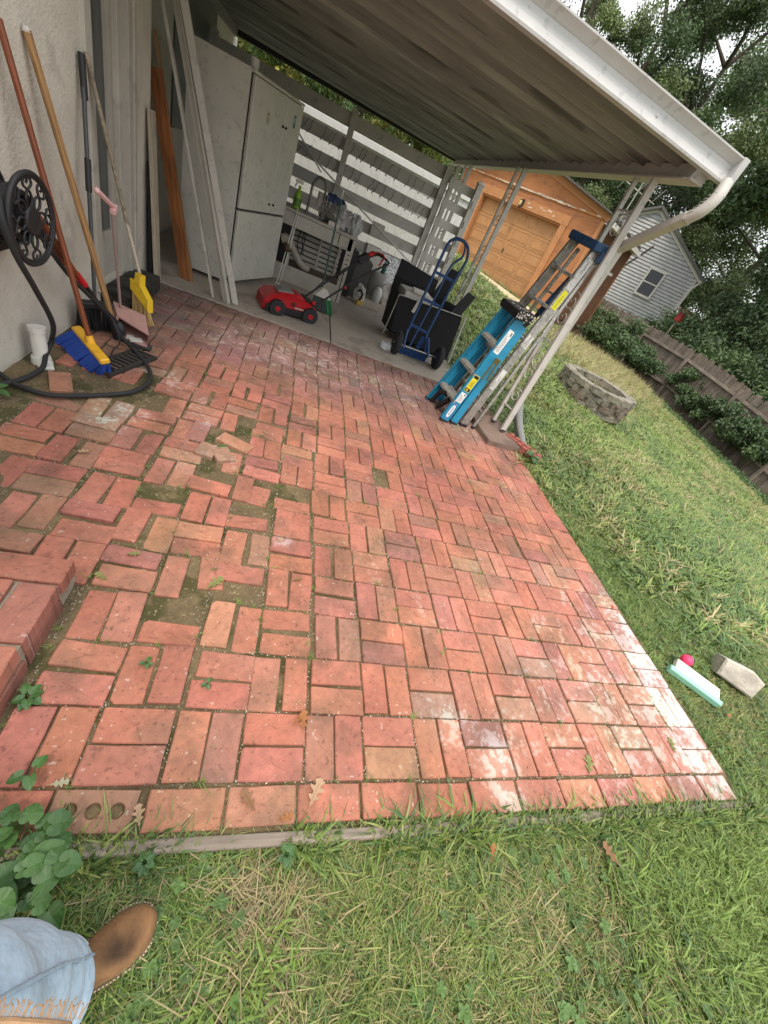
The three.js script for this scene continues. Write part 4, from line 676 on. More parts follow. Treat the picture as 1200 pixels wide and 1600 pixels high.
// weeds and grass rooted in the joints and along the edges
grassField('edge_weeds', 'weeds along the timber edge of the patio', [TUFTS[1], TUFTS[3], tuft(6, 0.05, 0.006, 0.02, 431, 1.0)], 4200, () => { const x = R(-0.35, 2.5); return fbm(x / 8 + 0.2, 0.3, 24, 3, 160) < 0.41 ? null : [x, -0.203 + gauss() * 0.025, R(0.6, 1.35)]; }, () => { const b = (rnd() < 0.25 ? GT.pale : rnd() < 0.5 ? GT.dark : GT.lush)[0], q = R(0.7, 1.15); return [b[0] * q, b[1] * q, b[2] * q]; });
{
  const g = tuft(7, 0.035, 0.0035, 0.012, 441, 1.1), n = 260, im = new THREE.InstancedMesh(g, grassMat, n), o = new THREE.Object3D(), c = new THREE.Color();
  for (let i = 0; i < n; i++) { const hor = rnd() < 0.5, x = hor ? R(-0.5, 2.3) : -0.068 + Math.floor(R(-2, 12)) * 0.2068, z = hor ? -0.3555 - Math.floor(R(0, 13)) * 0.2062 : R(-0.3, -2.9); o.position.set(x + gauss() * 0.006, -0.01, z + gauss() * 0.006); o.rotation.y = R(0, 6); o.scale.setScalar(R(0.3, 0.85)); o.updateMatrix(); im.setMatrixAt(i, o.matrix); const b = GT.lush[i % 3], q = R(0.6, 1.2); im.setColorAt(i, c.setRGB(b[0] * q, b[1] * q, b[2] * q)); }
  im.name = 'joint_moss'; im.userData.kind = 'stuff'; patio.add(im);
}
// broad clover and plantain leaves in the lawn
{
  const P = []; const r = seeded(450); for (let i = 0; i < 5; i++) { const a = i * 1.26 + r(), L = 0.026, w = 0.013, y = 0.018 + r() * 0.012, d = [Math.cos(a), Math.sin(a)], s = [-d[1], d[0]]; const p = (f, k, h) => [d[0] * L * f + s[0] * w * k, y + h, d[1] * L * f + s[1] * w * k]; const A = p(0, 0, -0.004), Bq = p(0.35, 0.8, 0.002), C = p(0.8, 0.7, 0), D = p(1.05, 0, -0.004), E = p(0.8, -0.7, 0), F = p(0.35, -0.8, 0.002); for (const t of [A, Bq, C, A, C, D, A, D, E, A, E, F]) P.push(...t); }
  const g = new THREE.BufferGeometry(); g.setAttribute('position', new THREE.Float32BufferAttribute(P, 3)); g.computeVertexNormals(); const n = 1500, im = new THREE.InstancedMesh(g, grassMat, n), o = new THREE.Object3D(), c = new THREE.Color();
  let k = 0; while (k < n) { const nearP = rnd() < 0.45, x = nearP ? R(-0.3, 2.4) : R(2.45, 4.2), z = nearP ? R(-0.2, 0.6) : R(-3.5, 0.4); if (onHard(x, z) || patchy(x, z, 90, 130) < 0.42) continue; o.position.set(x, land(x, z) + R(0.0, 0.025), z); o.rotation.set(gauss() * 0.25, R(0, 6), gauss() * 0.25); o.scale.setScalar(R(0.25, 0.8)); o.updateMatrix(); im.setMatrixAt(k, o.matrix); const q = R(0.7, 1.3); im.setColorAt(k, c.setRGB(0.09 * q, 0.17 * q, 0.04 * q)); k++; }
  im.name = 'clover'; tag(im, 'clover and broad weeds scattered in the lawn', 'clover'); im.userData.kind = 'stuff'; scene.add(im);
}
// ------------------------------------------------------------------ writing on labels
function label(w, h, draw) {
  const c = document.createElement('canvas'); c.width = w; c.height = h; const g = c.getContext('2d'); draw(g, w, h);
  const t = new THREE.CanvasTexture(c); t.colorSpace = THREE.SRGBColorSpace; t.anisotropy = 4; return new THREE.MeshStandardMaterial({ map: t, roughness: 0.5 });
}
// a printed sticker: thin plate with its face towards +n, up along u
function sticker(parent, name, c, u, n, w, h, mat) {
  u = V(...u).normalize(); n = V(...n).normalize(); const s = u.clone().cross(n).normalize(), g = new THREE.PlaneGeometry(w, h); n = s.clone().cross(u);
  g.applyMatrix4(new THREE.Matrix4().makeBasis(s, u, n).setPosition(...c)); const o = new THREE.Mesh(g, mat); o.name = name; parent.add(o); return o;
}
// ------------------------------------------------------------------ tools along the house wall
{
  rnd = seeded(501);
  // push broom with blue bristles
  const b = thing('push_broom', 'push broom with blue bristles, yellow block and reddish wooden handle', 'broom', [-1.05, 0, -2.56]);
  const P = (t, n, g, mm, o) => { const q = part(t, n, g, mm); q.position.set(-o[0], -o[1], -o[2]); return q; };
  let O = [-1.05, 0, -2.56];
  P(b, 'handle', cyl([-1.05, 0.1, -2.56], [-1.3, 1.33, -2.6], 0.0145, 0.0135), m.rustWood, O);
  P(b, 'block', [bar([-1.19, 0.1, -2.72], [-0.92, 0.105, -2.4], 0.055, 0.035, [0.76, 0.2, -0.64], 0.012), cyl([-1.05, 0.1, -2.56], [-1.062, 0.155, -2.562], 0.026, 0.02)], m.yellowBlock, O);
  const br = []; for (let i = 0; i < 26; i++) for (let j = 0; j < 5; j++) { const t = (i + R(0.2, 0.8)) / 26, w = (j - 2) * 0.011, x = mix(-1.185, -0.925, t) + w * 0.76, z = mix(-2.715, -2.405, t) - w * 0.64; br.push(cyl([x, 0.092, z], [x - 0.055 + (j - 2) * 0.012 + R(-0.008, 0.008) + (t - 0.5) * 0.04, 0.004, z - 0.005 + (t - 0.5) * -0.05 + R(-0.01, 0.01)], 0.0085, 0.012, 5)); }
  P(b, 'bristles', br, m.blueBristle, O);
  // long wooden handled shovel with black socket
  O = [-1.1, 0, -3.0]; const s = thing('shovel', 'tan wooden handled tool with black socket between the brooms', 'garden tool', O);
  P(s, 'handle', cyl([-1.075, 0.12, -2.95], [-1.3, 1.33, -2.8], 0.0175, 0.0165), m.handleWood, O); P(s, 'tip', cyl([-1.3, 1.325, -2.8], [-1.3025, 1.34, -2.798], 0.0175, 0.012), m.whitePaint, O);
  P(s, 'grip_notches', [0, 1, 2, 3, 4].map(i => B(0.02, 0.004, 0.036, -1.1 - i * 0.004, 0.24 + i * 0.018, -2.937)), m.black, O);
  P(s, 'socket', [cyl([-1.055, -0.0, -2.97], [-1.077, 0.14, -2.95], 0.03, 0.02), ball(-1.05, 0.06, -2.97, 0.045, 0.06, 0.035)], m.black, O);
  // black telescopic pole with a black brush
  O = [-1.2, 0, -3.05]; const k = thing('black_brush', 'black telescopic pole with a black brush leaning by the door', 'brush', O);
  P(k, 'pole', [cyl([-1.19, 0.16, -3.0], [-1.29, 1.26, -3.29], 0.011)], M([0.05, 0.055, 0.06], { rough: 0.4 }), O);
  P(k, 'grip', [cyl([-1.28, 1.15, -3.27], [-1.296, 1.33, -3.305], 0.0165), cyl([-1.244, 0.75, -3.155], [-1.258, 0.9, -3.2], 0.016)], m.black, O);
  P(k, 'head', [B(0.2, 0.045, 0.06, -1.18, 0.17, -2.98, 0.7, 0, 0, 0.012)], m.black, O);
  const bb = []; for (let i = 0; i < 60; i++) { const t = R(-0.095, 0.095), w = R(-0.02, 0.02), x = -1.18 + t * 0.76 + w * 0.64, z = -2.98 - t * 0.64 + w * 0.76; bb.push(cyl([x, 0.155, z], [x + R(-0.02, 0.02), 0.01, z + R(-0.015, 0.02)], 0.009, 0.008, 4)); } P(k, 'bristles', bb, m.blackCloth, O);
  // yellow angle broom
  O = [-1.0, 0, -3.3]; const y = thing('angle_broom', 'straw broom with yellow cap and paint-flaked stick beside the door step', 'broom', O);
  P(y, 'stick', [cyl([-1.12, 0.42, -3.5], [-1.3, 1.34, -3.37], 0.0115)], m.greyStick, O); P(y, 'paint_flakes', [cyl([-1.077, 0.3, -3.47], [-1.175, 0.66, -3.478], 0.0125)], M([0.62, 0.56, 0.48], { map: again(T.scuff, 0.12), rough: 0.7 }), O);
  const cap = [[-0.045, 0.0], [-0.03, 0.0], [-0.02, -0.06], [0.055, -0.13], [0.075, -0.2], [-0.06, -0.12], [-0.07, -0.03]].map(q => q);
  const cg = slab([[-0.022, 0.06], [0.022, 0.06], [0.024, 0.0], [0.105, -0.075], [0.115, -0.15], [-0.06, -0.055], [-0.065, 0.005], [-0.024, 0.0]], 0.036, 0.006); P(y, 'cap', turn(boxUV(cg), -0.12, -0.55, 0.04, -1.06, 0.245, -3.42), m.yellow, O);
  const st = []; for (let i = 0; i < 90; i++) { const t = rnd(), a = V(mix(-0.055, 0.108, t), mix(-0.05, -0.145, t), R(-0.013, 0.013)), e = V(mix(-0.035, 0.15, t) + R(-0.008, 0.008), mix(-0.2, -0.25, t) + R(-0.01, 0.01), R(-0.03, 0.03)); for (const q of [a, e]) q.applyEuler(new THREE.Euler(-0.12, -0.55, 0.04, 'YXZ')).add(V(-1.06, 0.245, -3.42)); e.y = Math.max(e.y, 0.003); st.push(cyl(a.toArray(), e.toArray(), 0.004, 0.002, 4)); } P(y, 'straw', st, m.straw, O);
  // pink long-handled dustpan
  O = [-1.05, 0, -3.1]; const d = thing('dustpan', 'pink long handled lobby dustpan lying in front of the straw broom', 'dustpan', O);
  P(d, 'handle', [cyl([-1.12, 0.1, -3.22], [-1.135, 0.69, -3.18], 0.009)], M([0.33, 0.24, 0.22], { rough: 0.4, metal: 0.3 }), O);
  P(d, 'grip', [cyl([-1.13, 0.71, -3.2], [-1.15, 0.8, -3.02], 0.013, 0.015), ball(-1.15, 0.8, -3.02, 0.016), B(0.03, 0.035, 0.07, -1.133, 0.7, -3.2, 0.1, 0.3, 0, 0.006)], M([0.74, 0.45, 0.43], { rough: 0.5 }), O);
  const pan = new THREE.BufferGeometry(), pv = [[-1.19, 0.015, -3.28], [-0.95, 0.015, -3.2], [-0.86, 0.012, -2.93], [-1.06, 0.012, -2.99], [-1.19, 0.11, -3.29], [-0.96, 0.11, -3.22], [-0.87, 0.085, -2.98], [-1.07, 0.13, -3.02]];
  const quad = (a, b, c, e) => [a, b, c, a, c, e].flatMap(i => pv[i]); const pp = [...quad(0, 1, 2, 3), ...quad(4, 5, 1, 0), ...quad(5, 6, 2, 1), ...quad(4, 7, 6, 5), ...quad(4, 0, 3, 7)]; pan.setAttribute('position', new THREE.Float32BufferAttribute(pp, 3)); pan.computeVertexNormals(); boxUV(pan); const po = P(d, 'pan', [pan, bar(pv[7], pv[6], 0.012, 0.012), bar(pv[3], pv[2], 0.01, 0.01), bar(pv[7], pv[3], 0.01, 0.01)], M([0.60, 0.35, 0.33], { rough: 0.5, map: T.grime, side: THREE.DoubleSide }), O);
  P(d, 'lip', [tube([[-1.075, 0.008, -2.985], [-0.98, 0.006, -2.93], [-0.855, 0.008, -2.915], [-0.85, 0.03, -2.94]], 0.014, 16, 6)], m.black, O);
  P(d, 'sweepings', [B(0.08, 0.01, 0.05, -0.95, 0.02, -2.98, 0.6), B(0.04, 0.008, 0.06, -0.99, 0.018, -3.0, 0.2)], m.whitePaint, O);
  // lopping shears
  O = [-1.2, 0.3, -2.7]; const l = thing('loppers', 'long loppers with wooden handle, red collar and black blades', 'loppers', O);
  P(l, 'handle', [cyl([-1.16, 0.41, -2.72], [-1.2, 0.7, -2.5], 0.0155, 0.014), cyl([-1.19, 0.47, -2.66], [-1.24, 0.74, -2.5], 0.013)], m.rustWood, O); P(l, 'collar', cyl([-1.145, 0.355, -2.765], [-1.163, 0.425, -2.715], 0.021, 0.018), m.red, O); P(l, 'blade', [bar([-1.15, 0.37, -2.76], [-1.11, 0.16, -2.93], 0.03, 0.018, null, 0.005), bar([-1.13, 0.28, -2.83], [-1.05, 0.12, -2.95], 0.024, 0.01)], M([0.04, 0.035, 0.03], { rough: 0.5, metal: 0.5 }), O);
}
// hose reel on the wall and its hose
{
  rnd = seeded(511);
  const O = [-1.3, 0.75, -2.25], r = thing('hose_reel', 'black cast ornamental hose reel hung on the stucco wall', 'hose reel', O), sc = [], X = 0;
  // openwork disc facing the yard
  const disc = q => q; const ring = (rad, t, x) => { const g = new THREE.TorusGeometry(rad, t, 6, 40); g.rotateY(Math.PI / 2); g.translate(x, 0, 0); return g; };
  for (const x of [0.19, 0.02]) {
    sc.push(ring(0.17, 0.011, x), ring(0.158, 0.006, x), ring(0.045, 0.012, x));
    for (let i = 0; i < 8; i++) { const a = i / 8 * 6.283, c = Math.cos(a), s = Math.sin(a); const p = (f, o) => [x, c * f - s * o, s * f + c * o]; sc.push(tube([p(0.045, 0), p(0.08, 0.022), p(0.112, 0), p(0.08, -0.022)], 0.0055, 24, 5, true), tube([p(0.11, 0), p(0.13, 0.03), p(0.155, 0.02), p(0.15, -0.005), p(0.135, 0.006)], 0.005, 20, 5), tube([p(0.11, 0), p(0.13, -0.03), p(0.155, -0.02), p(0.15, 0.005)], 0.005, 20, 5)); }
  }
  part(r, 'reel_disc', sc, m.black); part(r, 'hub', [cyl([-0.02, 0, 0], [0.2, 0, 0], 0.05, 0.05, 16), B(0.02, 0.26, 0.1, -0.012, 0.02, 0, 0, 0, 0, 0.005), B(0.03, 0.05, 0.34, 0.01, -0.17, 0.0, 0, 0, 0, 0.01)], m.black);
  const coils = []; for (let i = 0; i < 5; i++) { const g = new THREE.TorusGeometry(0.085 + (i & 1) * 0.018, 0.0125, 7, 30); g.rotateY(Math.PI / 2 + R(-0.06, 0.06)); g.translate(0.045 + i * 0.027, R(-0.01, 0.01), R(-0.01, 0.01)); coils.push(g); } part(r, 'coiled_hose', coils, m.rubber);
  const pts = [[-1.17, 0.84, -2.22], [-1.12, 0.8, -2.06], [-1.1, 0.66, -2.07], [-1.1, 0.5, -2.17], [-1.13, 0.28, -2.34], [-1.2, 0.12, -2.46], [-1.21, 0.05, -2.4], [-1.18, 0.025, -2.27], [-1.22, 0.018, -2.1], [-1.3, 0.02, -2.02], [-1.31, 0.02, -2.14], [-1.22, 0.018, -2.09], [-1.1, 0.018, -2.06], [-1.0, 0.018, -2.09], [-0.82, 0.018, -2.23], [-0.74, 0.018, -2.34], [-0.72, 0.018, -2.5], [-0.78, 0.02, -2.66], [-0.9, 0.03, -2.8], [-1.02, 0.06, -2.9], [-1.07, 0.14, -2.92], [-1.12, 0.26, -2.82], [-1.17, 0.42, -2.66], [-1.2, 0.58, -2.53], [-1.2, 0.72, -2.42]];
  const h = single('garden_hose', [tube(pts, 0.0125, 260, 8)], m.rubber, 'black rubber garden hose looping from the reel over the bricks', 'hose');
  single('dangling_rope', [tube([[-1.05, 0.12, -2.9], [-0.99, 0.05, -2.82], [-1.0, 0.02, -2.72], [-0.97, 0.012, -2.6], [-0.96, 0.012, -2.5]], 0.005, 30, 5)], m.black, 'thin black rope hanging beside the blue push broom', 'rope');
}
// white standpipe, drain grate and mat
{
  single('standpipe', [cyl([-1.235, 0, -2.4], [-1.245, 0.17, -2.42], 0.035, 0.035, 18), cyl([-1.245, 0.16, -2.42], [-1.246, 0.185, -2.422], 0.041, 0.041, 18), cyl([-1.234, -0.01, -2.4], [-1.236, 0.03, -2.4], 0.05, 0.044, 18), B(0.07, 0.02, 0.09, -1.2, 0.005, -2.36, 0.5, 0, 0, 0.006)], m.pvc, 'short white plastic standpipe at the foot of the wall', 'pipe');
  const g = thing('drain_grate', 'rusty dark grate with slots beside the blue broom', 'grate', [-0.92, 0.008, -2.66]);
  const bars = [bar([-0.12, 0.005, 0.2], [0.02, 0.005, -0.2], 0.025, 0.02), bar([0.0, 0.005, 0.24], [0.14, 0.005, -0.16], 0.025, 0.02)]; part(g, 'rim', bars, M([0.03, 0.025, 0.022], { rough: 0.8 }));
  for (let i = 0; i < 11; i++) { const t = i / 10; part(g, 'grate_bar', bar([mix(-0.115, 0.015, t), 0.006, mix(0.195, -0.19, t)], [mix(0.005, 0.135, t), 0.006, mix(0.235, -0.155, t)], 0.012, 0.018), M([0.05, 0.042, 0.035], { rough: 0.9 })); }
}
// ------------------------------------------------------------------ tall white metal cabinet
{
  const A = [-1.2, -5.0], Bp = [-0.71, -4.98], C = [-0.33, -5.86], H = 1.72;
  const c = thing('metal_cabinet', 'tall old white metal cabinet with upper and lower doors', 'cabinet', [-0.75, 0, -5.3]);
  const P = (n, g, mm, l, par = c) => { const o = part(par, n, g, mm, l); if (par === c) o.position.set(0.75, 0, 5.3); return o; };
  // body: front-left side panel and the door side
  const shape = [[A[0], -A[1]], [Bp[0], -Bp[1]], [C[0], -C[1]], [C[0] - 0.52, -C[1] - 0.0]];
  const body = slab(shape, H - 0.05); boxUV(body); body.rotateX(-Math.PI / 2); body.translate(0, H / 2 + 0.025, 0); P('body', body, m.cabinet);
  const dv = V(C[0] - Bp[0], 0, C[1] - Bp[1]), L = dv.length(); dv.normalize(); const nv = V(-dv.z, 0, dv.x); const nn = nv.x > 0 ? nv : nv.negate();
  const face = (s0, s1, y0, y1, t, off) => { const a = V(Bp[0], 0, Bp[1]).addScaledVector(dv, (s0 + s1) / 2).addScaledVector(nn, off + t / 2); const g = new RoundedBoxGeometry(s1 - s0, y1 - y0, t, 2, 0.008); const q = boxUV(g); q.applyMatrix4(new THREE.Matrix4().makeBasis(dv, UPV, dv.clone().cross(UPV))); q.translate(a.x, (y0 + y1) / 2, a.z); return q; };
  const up = P('upper_door', [face(0.012, L * 0.62, 0.735, H - 0.03, 0.035, 0.004)], m.cabinet); P('upper_door', [face(L * 0.625, L - 0.01, 0.735, H - 0.03, 0.035, 0.004)], m.cabinet);
  P('lower_door', [face(0.012, L - 0.01, 0.06, 0.715, 0.035, 0.004)], m.cabinet);
  P('top', [face(-0.005, L + 0.005, H - 0.025, H, 0.05, -0.012)], m.cabinet);
  const at = (s, y, o) => { const a = V(Bp[0], 0, Bp[1]).addScaledVector(dv, s).addScaledVector(nn, o); return [a.x, y, a.z]; };
  for (const [s, y] of [[L * 0.57, 0.82], [L * 0.66, 0.82], [L * 0.59, 1.47], [L * 0.655, 1.47]]) P('knob', [ball(...at(s, y, 0.05), 0.011)], m.black);
  P('seam', [face(0.0, 0.01, 0.06, H - 0.02, 0.012, 0.002), face(0.0, L, 0.717, 0.733, 0.012, 0.002)], m.black);
  const w = label(96, 128, (g, a, b) => { g.fillStyle = '#b9bba6'; g.fillRect(0, 0, a, b); g.fillStyle = '#8a4a3a'; g.beginPath(); g.ellipse(46, 26, 14, 20, 0.3, 0, 7); g.fill(); g.fillStyle = '#5a5a50'; for (let i = 0; i < 4; i++) g.fillRect(14 + i * 3, 58 + i * 13, 62 - i * 5, 6); });
  sticker(up, 'sticker', at(L * 0.3, 1.47, 0.041), [0, 1, 0], nn.toArray(), 0.07, 0.1, w);
  const bl = label(48, 96, (g, a, b) => { g.fillStyle = '#3f6f78'; g.fillRect(0, 0, a, b); g.fillStyle = '#9fb7b5'; g.fillRect(8, 20, 30, 40); });
  sticker(c.children[2], 'sticker', at(L * 0.83, 1.55, 0.041), [0, 1, 0], nn.toArray(), 0.045, 0.1, bl);
  single('tin_can', [cyl([-0.71, H + 0.002, -5.08], [-0.71, H + 0.07, -5.08], 0.04, 0.04, 16)], m.iron, 'small tin can standing on the near top corner of the white cabinet', 'can');
}
// ------------------------------------------------------------------ boards leaning in the corner
single('white_board', [bar([-0.735, 0.0, -4.47], [-1.42, 2.25, -4.64], 0.022, 0.05, [1, 0, 0], 0.002)], m.dirtyWhite, 'narrow white strip, leftmost of the three long boards on the cabinet', 'board');
single('white_board', [bar([-0.605, 0.0, -4.46], [-1.33, 2.25, -4.64], 0.062, 0.03, [1, 0, 0.2], 0.003), bar([-0.585, 0.0, -4.44], [-1.305, 2.25, -4.62], 0.012, 0.05, [1, 0, 0.2], 0.002)], m.dirtyWhite, 'wide white trim board, middle of the three long boards on the cabinet', 'board');
single('white_board', [bar([-0.53, 0.0, -4.5], [-1.27, 2.25, -4.56], 0.05, 0.03, [1, 0, 0.2], 0.003)], m.whitePaint, 'white trim board, rightmost of the three long boards on the cabinet', 'board');
single('orange_plank', [bar([-1.04, 0.0, -4.68], [-1.335, 1.42, -4.66], 0.105, 0.022, [1, 0.2, 0.3], 0.003)], M([0.42, 0.17, 0.06], { map: T.wood, rough: 0.7 }), 'reddish brown wooden plank with a long split leaning in the corner', 'plank');
single('thin_strip', [bar([-0.98, 0.0, -4.7], [-1.36, 1.62, -4.72], 0.02, 0.02)], m.handleWood, 'thin wooden strip behind the reddish brown plank', 'strip');
single('pale_panel', [bar([-1.205, 0.005, -4.36], [-1.29, 1.18, -4.42], 0.02, 0.11, [1, 0, 0.1], 0.003)], M([0.55, 0.51, 0.42], { map: T.wood, rough: 0.7 }), 'pale wooden panel standing on edge left of the reddish plank', 'panel');
single('dark_panel', [bar([-1.25, 0.0, -4.38], [-1.3, 0.86, -4.4], 0.012, 0.05, [1, 0, 0.1]), bar([-1.28, 0.0, -4.4], [-1.31, 1.0, -4.46], 0.05, 0.02, [1, 0, 0.1])], m.black, 'dark narrow panel between the wall corner and the pale panel', 'panel');

// ------------------------------------------------------------------ white potting bench and what lies on it
{
  rnd = seeded(521);
  const b = thing('potting_bench', 'white potting bench with slatted back shelf and slotted leg', 'bench', [0.1, 0, -6.3]);
  const P = (n, g, mm, l) => { const o = part(b, n, g, mm, l); o.position.set(-0.1, 0, 6.3); return o; };
  P('top', B(1.06, 0.03, 0.52, 0.08, 0.8, -6.33, 0, 0, 0, 0.006), m.dirtyWhite);
  P('drawer', [B(0.24, 0.14, 0.02, -0.31, 0.71, -6.085, 0, 0, 0, 0.004)], m.dirtyWhite); P('drawer', [B(0.56, 0.14, 0.02, 0.1, 0.71, -6.085, 0, 0, 0, 0.004)], m.dirtyWhite); P('drawer', [B(0.18, 0.14, 0.02, 0.48, 0.71, -6.085, 0, 0, 0, 0.004)], m.dirtyWhite);
  P('drawer_pull', [B(0.08, 0.006, 0.01, -0.33, 0.75, -6.073), B(0.06, 0.006, 0.01, 0.47, 0.75, -6.073)], m.iron);
  P('leg', [B(0.09, 0.78, 0.03, 0.555, 0.39, -6.09, 0, 0, 0, 0.004)], m.dirtyWhite); P('leg', [B(0.04, 0.78, 0.04, 0.58, 0.39, -6.55)], m.dirtyWhite); P('leg', [B(0.04, 0.78, 0.04, -0.42, 0.39, -6.55)], m.dirtyWhite); P('leg', [B(0.04, 0.78, 0.04, -0.42, 0.39, -6.1)], m.dirtyWhite); P('leg', [B(0.03, 0.78, 0.03, -0.17, 0.39, -6.1)], m.dirtyWhite);
  P('leg_slots', [0, 1, 2, 3, 4, 5, 6, 7].map(i => B(i < 5 ? 0.03 : 0.012, i < 5 ? 0.012 : 0.12, 0.004, 0.555, i < 5 ? 0.6 - i * 0.055 : 0.33 - (i - 5) * 0.13, -6.072)), m.black);
  for (let i = 0; i < 7; i++) P('back_slat', B(0.66, 0.045, 0.02, 0.16, 0.6 - i * 0.062, -6.52), m.dirtyWhite);
  P('slat_stile', [B(0.03, 0.44, 0.03, 0.2, 0.42, -6.5), B(0.03, 0.44, 0.03, 0.46, 0.42, -6.5)], m.dirtyWhite);
  P('kickboard', B(1.0, 0.2, 0.025, 0.07, 0.11, -6.09, 0, 0, 0, 0.003), m.dirtyWhite);
  P('shelf', B(1.0, 0.02, 0.46, 0.07, 0.2, -6.33), M([0.14, 0.11, 0.08], { map: T.wood, rough: 0.9 })); P('added_shade_sheet', B(1.0, 0.72, 0.02, 0.07, 0.37, -6.575), m.black);  // black sheet added behind the slats to stand in for shadow
  // on the bench
  const s = thing('spray_bottle', 'bright green spray bottle on the left of the potting bench', 'spray bottle', [-0.2, 0.816, -6.2]);
  part(s, 'bottle', lathe([[0, 0], [0.045, 0], [0.048, 0.02], [0.047, 0.12], [0.035, 0.17], [0.017, 0.2], [0.016, 0.235], [0, 0.235]]), M([0.24, 0.42, 0.03], { rough: 0.35 })); part(s, 'trigger', [B(0.09, 0.035, 0.03, -0.012, 0.27, 0, 0, 0, 0, 0.008), B(0.018, 0.06, 0.02, -0.045, 0.235, 0, 0, 0, -0.4, 0.004)], m.pvc); part(s, 'label', [cyl([0, 0.03, 0], [0, 0.115, 0], 0.049, 0.049, 20, true)], M([0.10, 0.20, 0.03], { rough: 0.5 }));
  single('hose_hook', [tube([[-0.07, 0.81, -6.15], [-0.065, 1.0, -6.16], [-0.06, 1.13, -6.17], [-0.01, 1.21, -6.18], [0.06, 1.2, -6.18], [0.095, 1.13, -6.18], [0.1, 1.02, -6.18]], 0.015, 50, 8)], M([0.12, 0.115, 0.105], { rough: 0.4, metal: 0.4 }), 'dark metal gooseneck tap arching over the bench', 'tap');
  const wk = thing('wire_basket', 'wire dish rack with grey oddments under the gooseneck tap', 'rack', [0.03, 0.82, -6.3]); const wr = []; for (let i = 0; i < 8; i++) wr.push(bar([-0.1 + i * 0.03, 0, 0.08], [-0.1 + i * 0.03, 0.3 - 0.006 * i, 0.08], 0.005)); for (let i = 0; i < 5; i++) wr.push(bar([-0.11, 0.02 + i * 0.06, 0.08], [0.12, 0.02 + i * 0.06, 0.08], 0.005)); part(wk, 'wires', wr, m.iron); part(wk, 'cup', cyl([0.03, 0.12, 0], [0.035, 0.26, 0], 0.045, 0.05, 14), m.iron);
  // plastic bags: crumpled sheets
  const crumple = (cx, cy, cz, rx, ry, rz, seed) => { const g = new THREE.IcosahedronGeometry(1, 4), p = g.attributes.position; for (let i = 0; i < p.count; i++) { const x = p.getX(i), y = p.getY(i), z = p.getZ(i), n = 0.72 + 0.55 * vn(x * 3 + 9 + seed, y * 3 + z * 2.3 + 9, 512, 512, seed) + 0.22 * vn(x * 8 + 20, z * 8 + y * 6 + 20, 512, 512, seed + 3); const yy = Math.max(y, -0.62); p.setXYZ(i, cx + x * n * rx, cy + yy * n * ry, cz + z * n * rz); } g.computeVertexNormals(); return boxUV(g); };
  const film = M([0.5, 0.5, 0.49], { rough: 0.22, phys: { transmission: 0.25, thickness: 0 } });
  single('plastic_bag', crumple(0.2, 0.93, -6.32, 0.12, 0.16, 0.12, 3), M([0.26, 0.255, 0.245], { rough: 0.3, map: T.scuff }), 'crumpled grey plastic bag behind the green broom stick on the bench', 'bag'); single('plastic_bag', crumple(0.36, 0.92, -6.25, 0.13, 0.12, 0.12, 5), film, 'clear plastic bag in the middle of the bench top', 'bag'); single('plastic_bag', crumple(0.53, 0.89, -6.22, 0.09, 0.14, 0.1, 7), film, 'clear plastic bag on the right end of the bench', 'bag');
  single('blue_cloth', crumple(0.24, 1.06, -6.28, 0.11, 0.05, 0.06, 9), M([0.03, 0.05, 0.12], { rough: 0.8 }), 'dark blue cloth lying on top of the grey bag', 'cloth');
  single('small_carton', B(0.14, 0.05, 0.06, 0.28, 0.84, -6.12, 0.1, 0, 0, 0.004), m.whitePaint, 'small white carton at the front edge of the bench', 'carton');
  // under and in front of the bench
  single('waste_pipe', [tube([[-0.28, 0.5, -6.16], [-0.2, 0.48, -6.14], [-0.12, 0.38, -6.14], [0.0, 0.27, -6.15], [0.1, 0.23, -6.2]], 0.045, 30, 12), cyl([-0.3, 0.47, -6.1], [-0.22, 0.5, -6.12], 0.055, 0.05, 14)], M([0.36, 0.33, 0.28], { map: T.grime, rough: 0.5 }), 'grey plastic waste pipe elbow under the bench', 'pipe');
  single('power_cables', [tube([[-0.06, 0.72, -6.2], [-0.1, 0.5, -6.18], [-0.06, 0.35, -6.16], [-0.12, 0.25, -6.15]], 0.007, 30, 5), tube([[-0.03, 0.72, -6.2], [-0.02, 0.45, -6.18], [-0.05, 0.3, -6.16], [0.02, 0.22, -6.15]], 0.007, 30, 5), tube([[-0.01, 0.72, -6.2], [-0.05, 0.55, -6.18], [-0.0, 0.38, -6.16]], 0.006, 30, 5)], m.black, 'black cables hanging under the bench beside the slats', 'cables');
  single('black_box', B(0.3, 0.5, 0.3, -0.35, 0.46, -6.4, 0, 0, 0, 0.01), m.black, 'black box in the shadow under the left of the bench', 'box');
  single('twin_rod', [cyl([-0.17, 0.84, -6.02], [-0.24, -0.0, -5.86], 0.007), cyl([-0.145, 0.82, -6.02], [-0.205, 0.02, -5.86], 0.007), B(0.06, 0.012, 0.03, -0.23, 0.01, -5.86)], m.whitePaint, 'pair of thin white rods leaning on the front of the bench', 'rods');
  single('brown_knob', [ball(-0.2, 0.42, -5.93, 0.035, 0.045, 0.035), cyl([-0.24, 0.44, -5.94], [-0.15, 0.4, -5.92], 0.022)], M([0.09, 0.055, 0.035], { rough: 0.7 }), 'brown clamp on the pair of white rods', 'clamp');
  // green handled broom
  const g = thing('green_broom', 'upright broom with dark green stick and green and grey bristles', 'broom', [0.36, 0, -5.33]);
  const Q = (n, gg, mm) => { const o = part(g, n, gg, mm); o.position.set(-0.36, 0, 5.33); return o; };
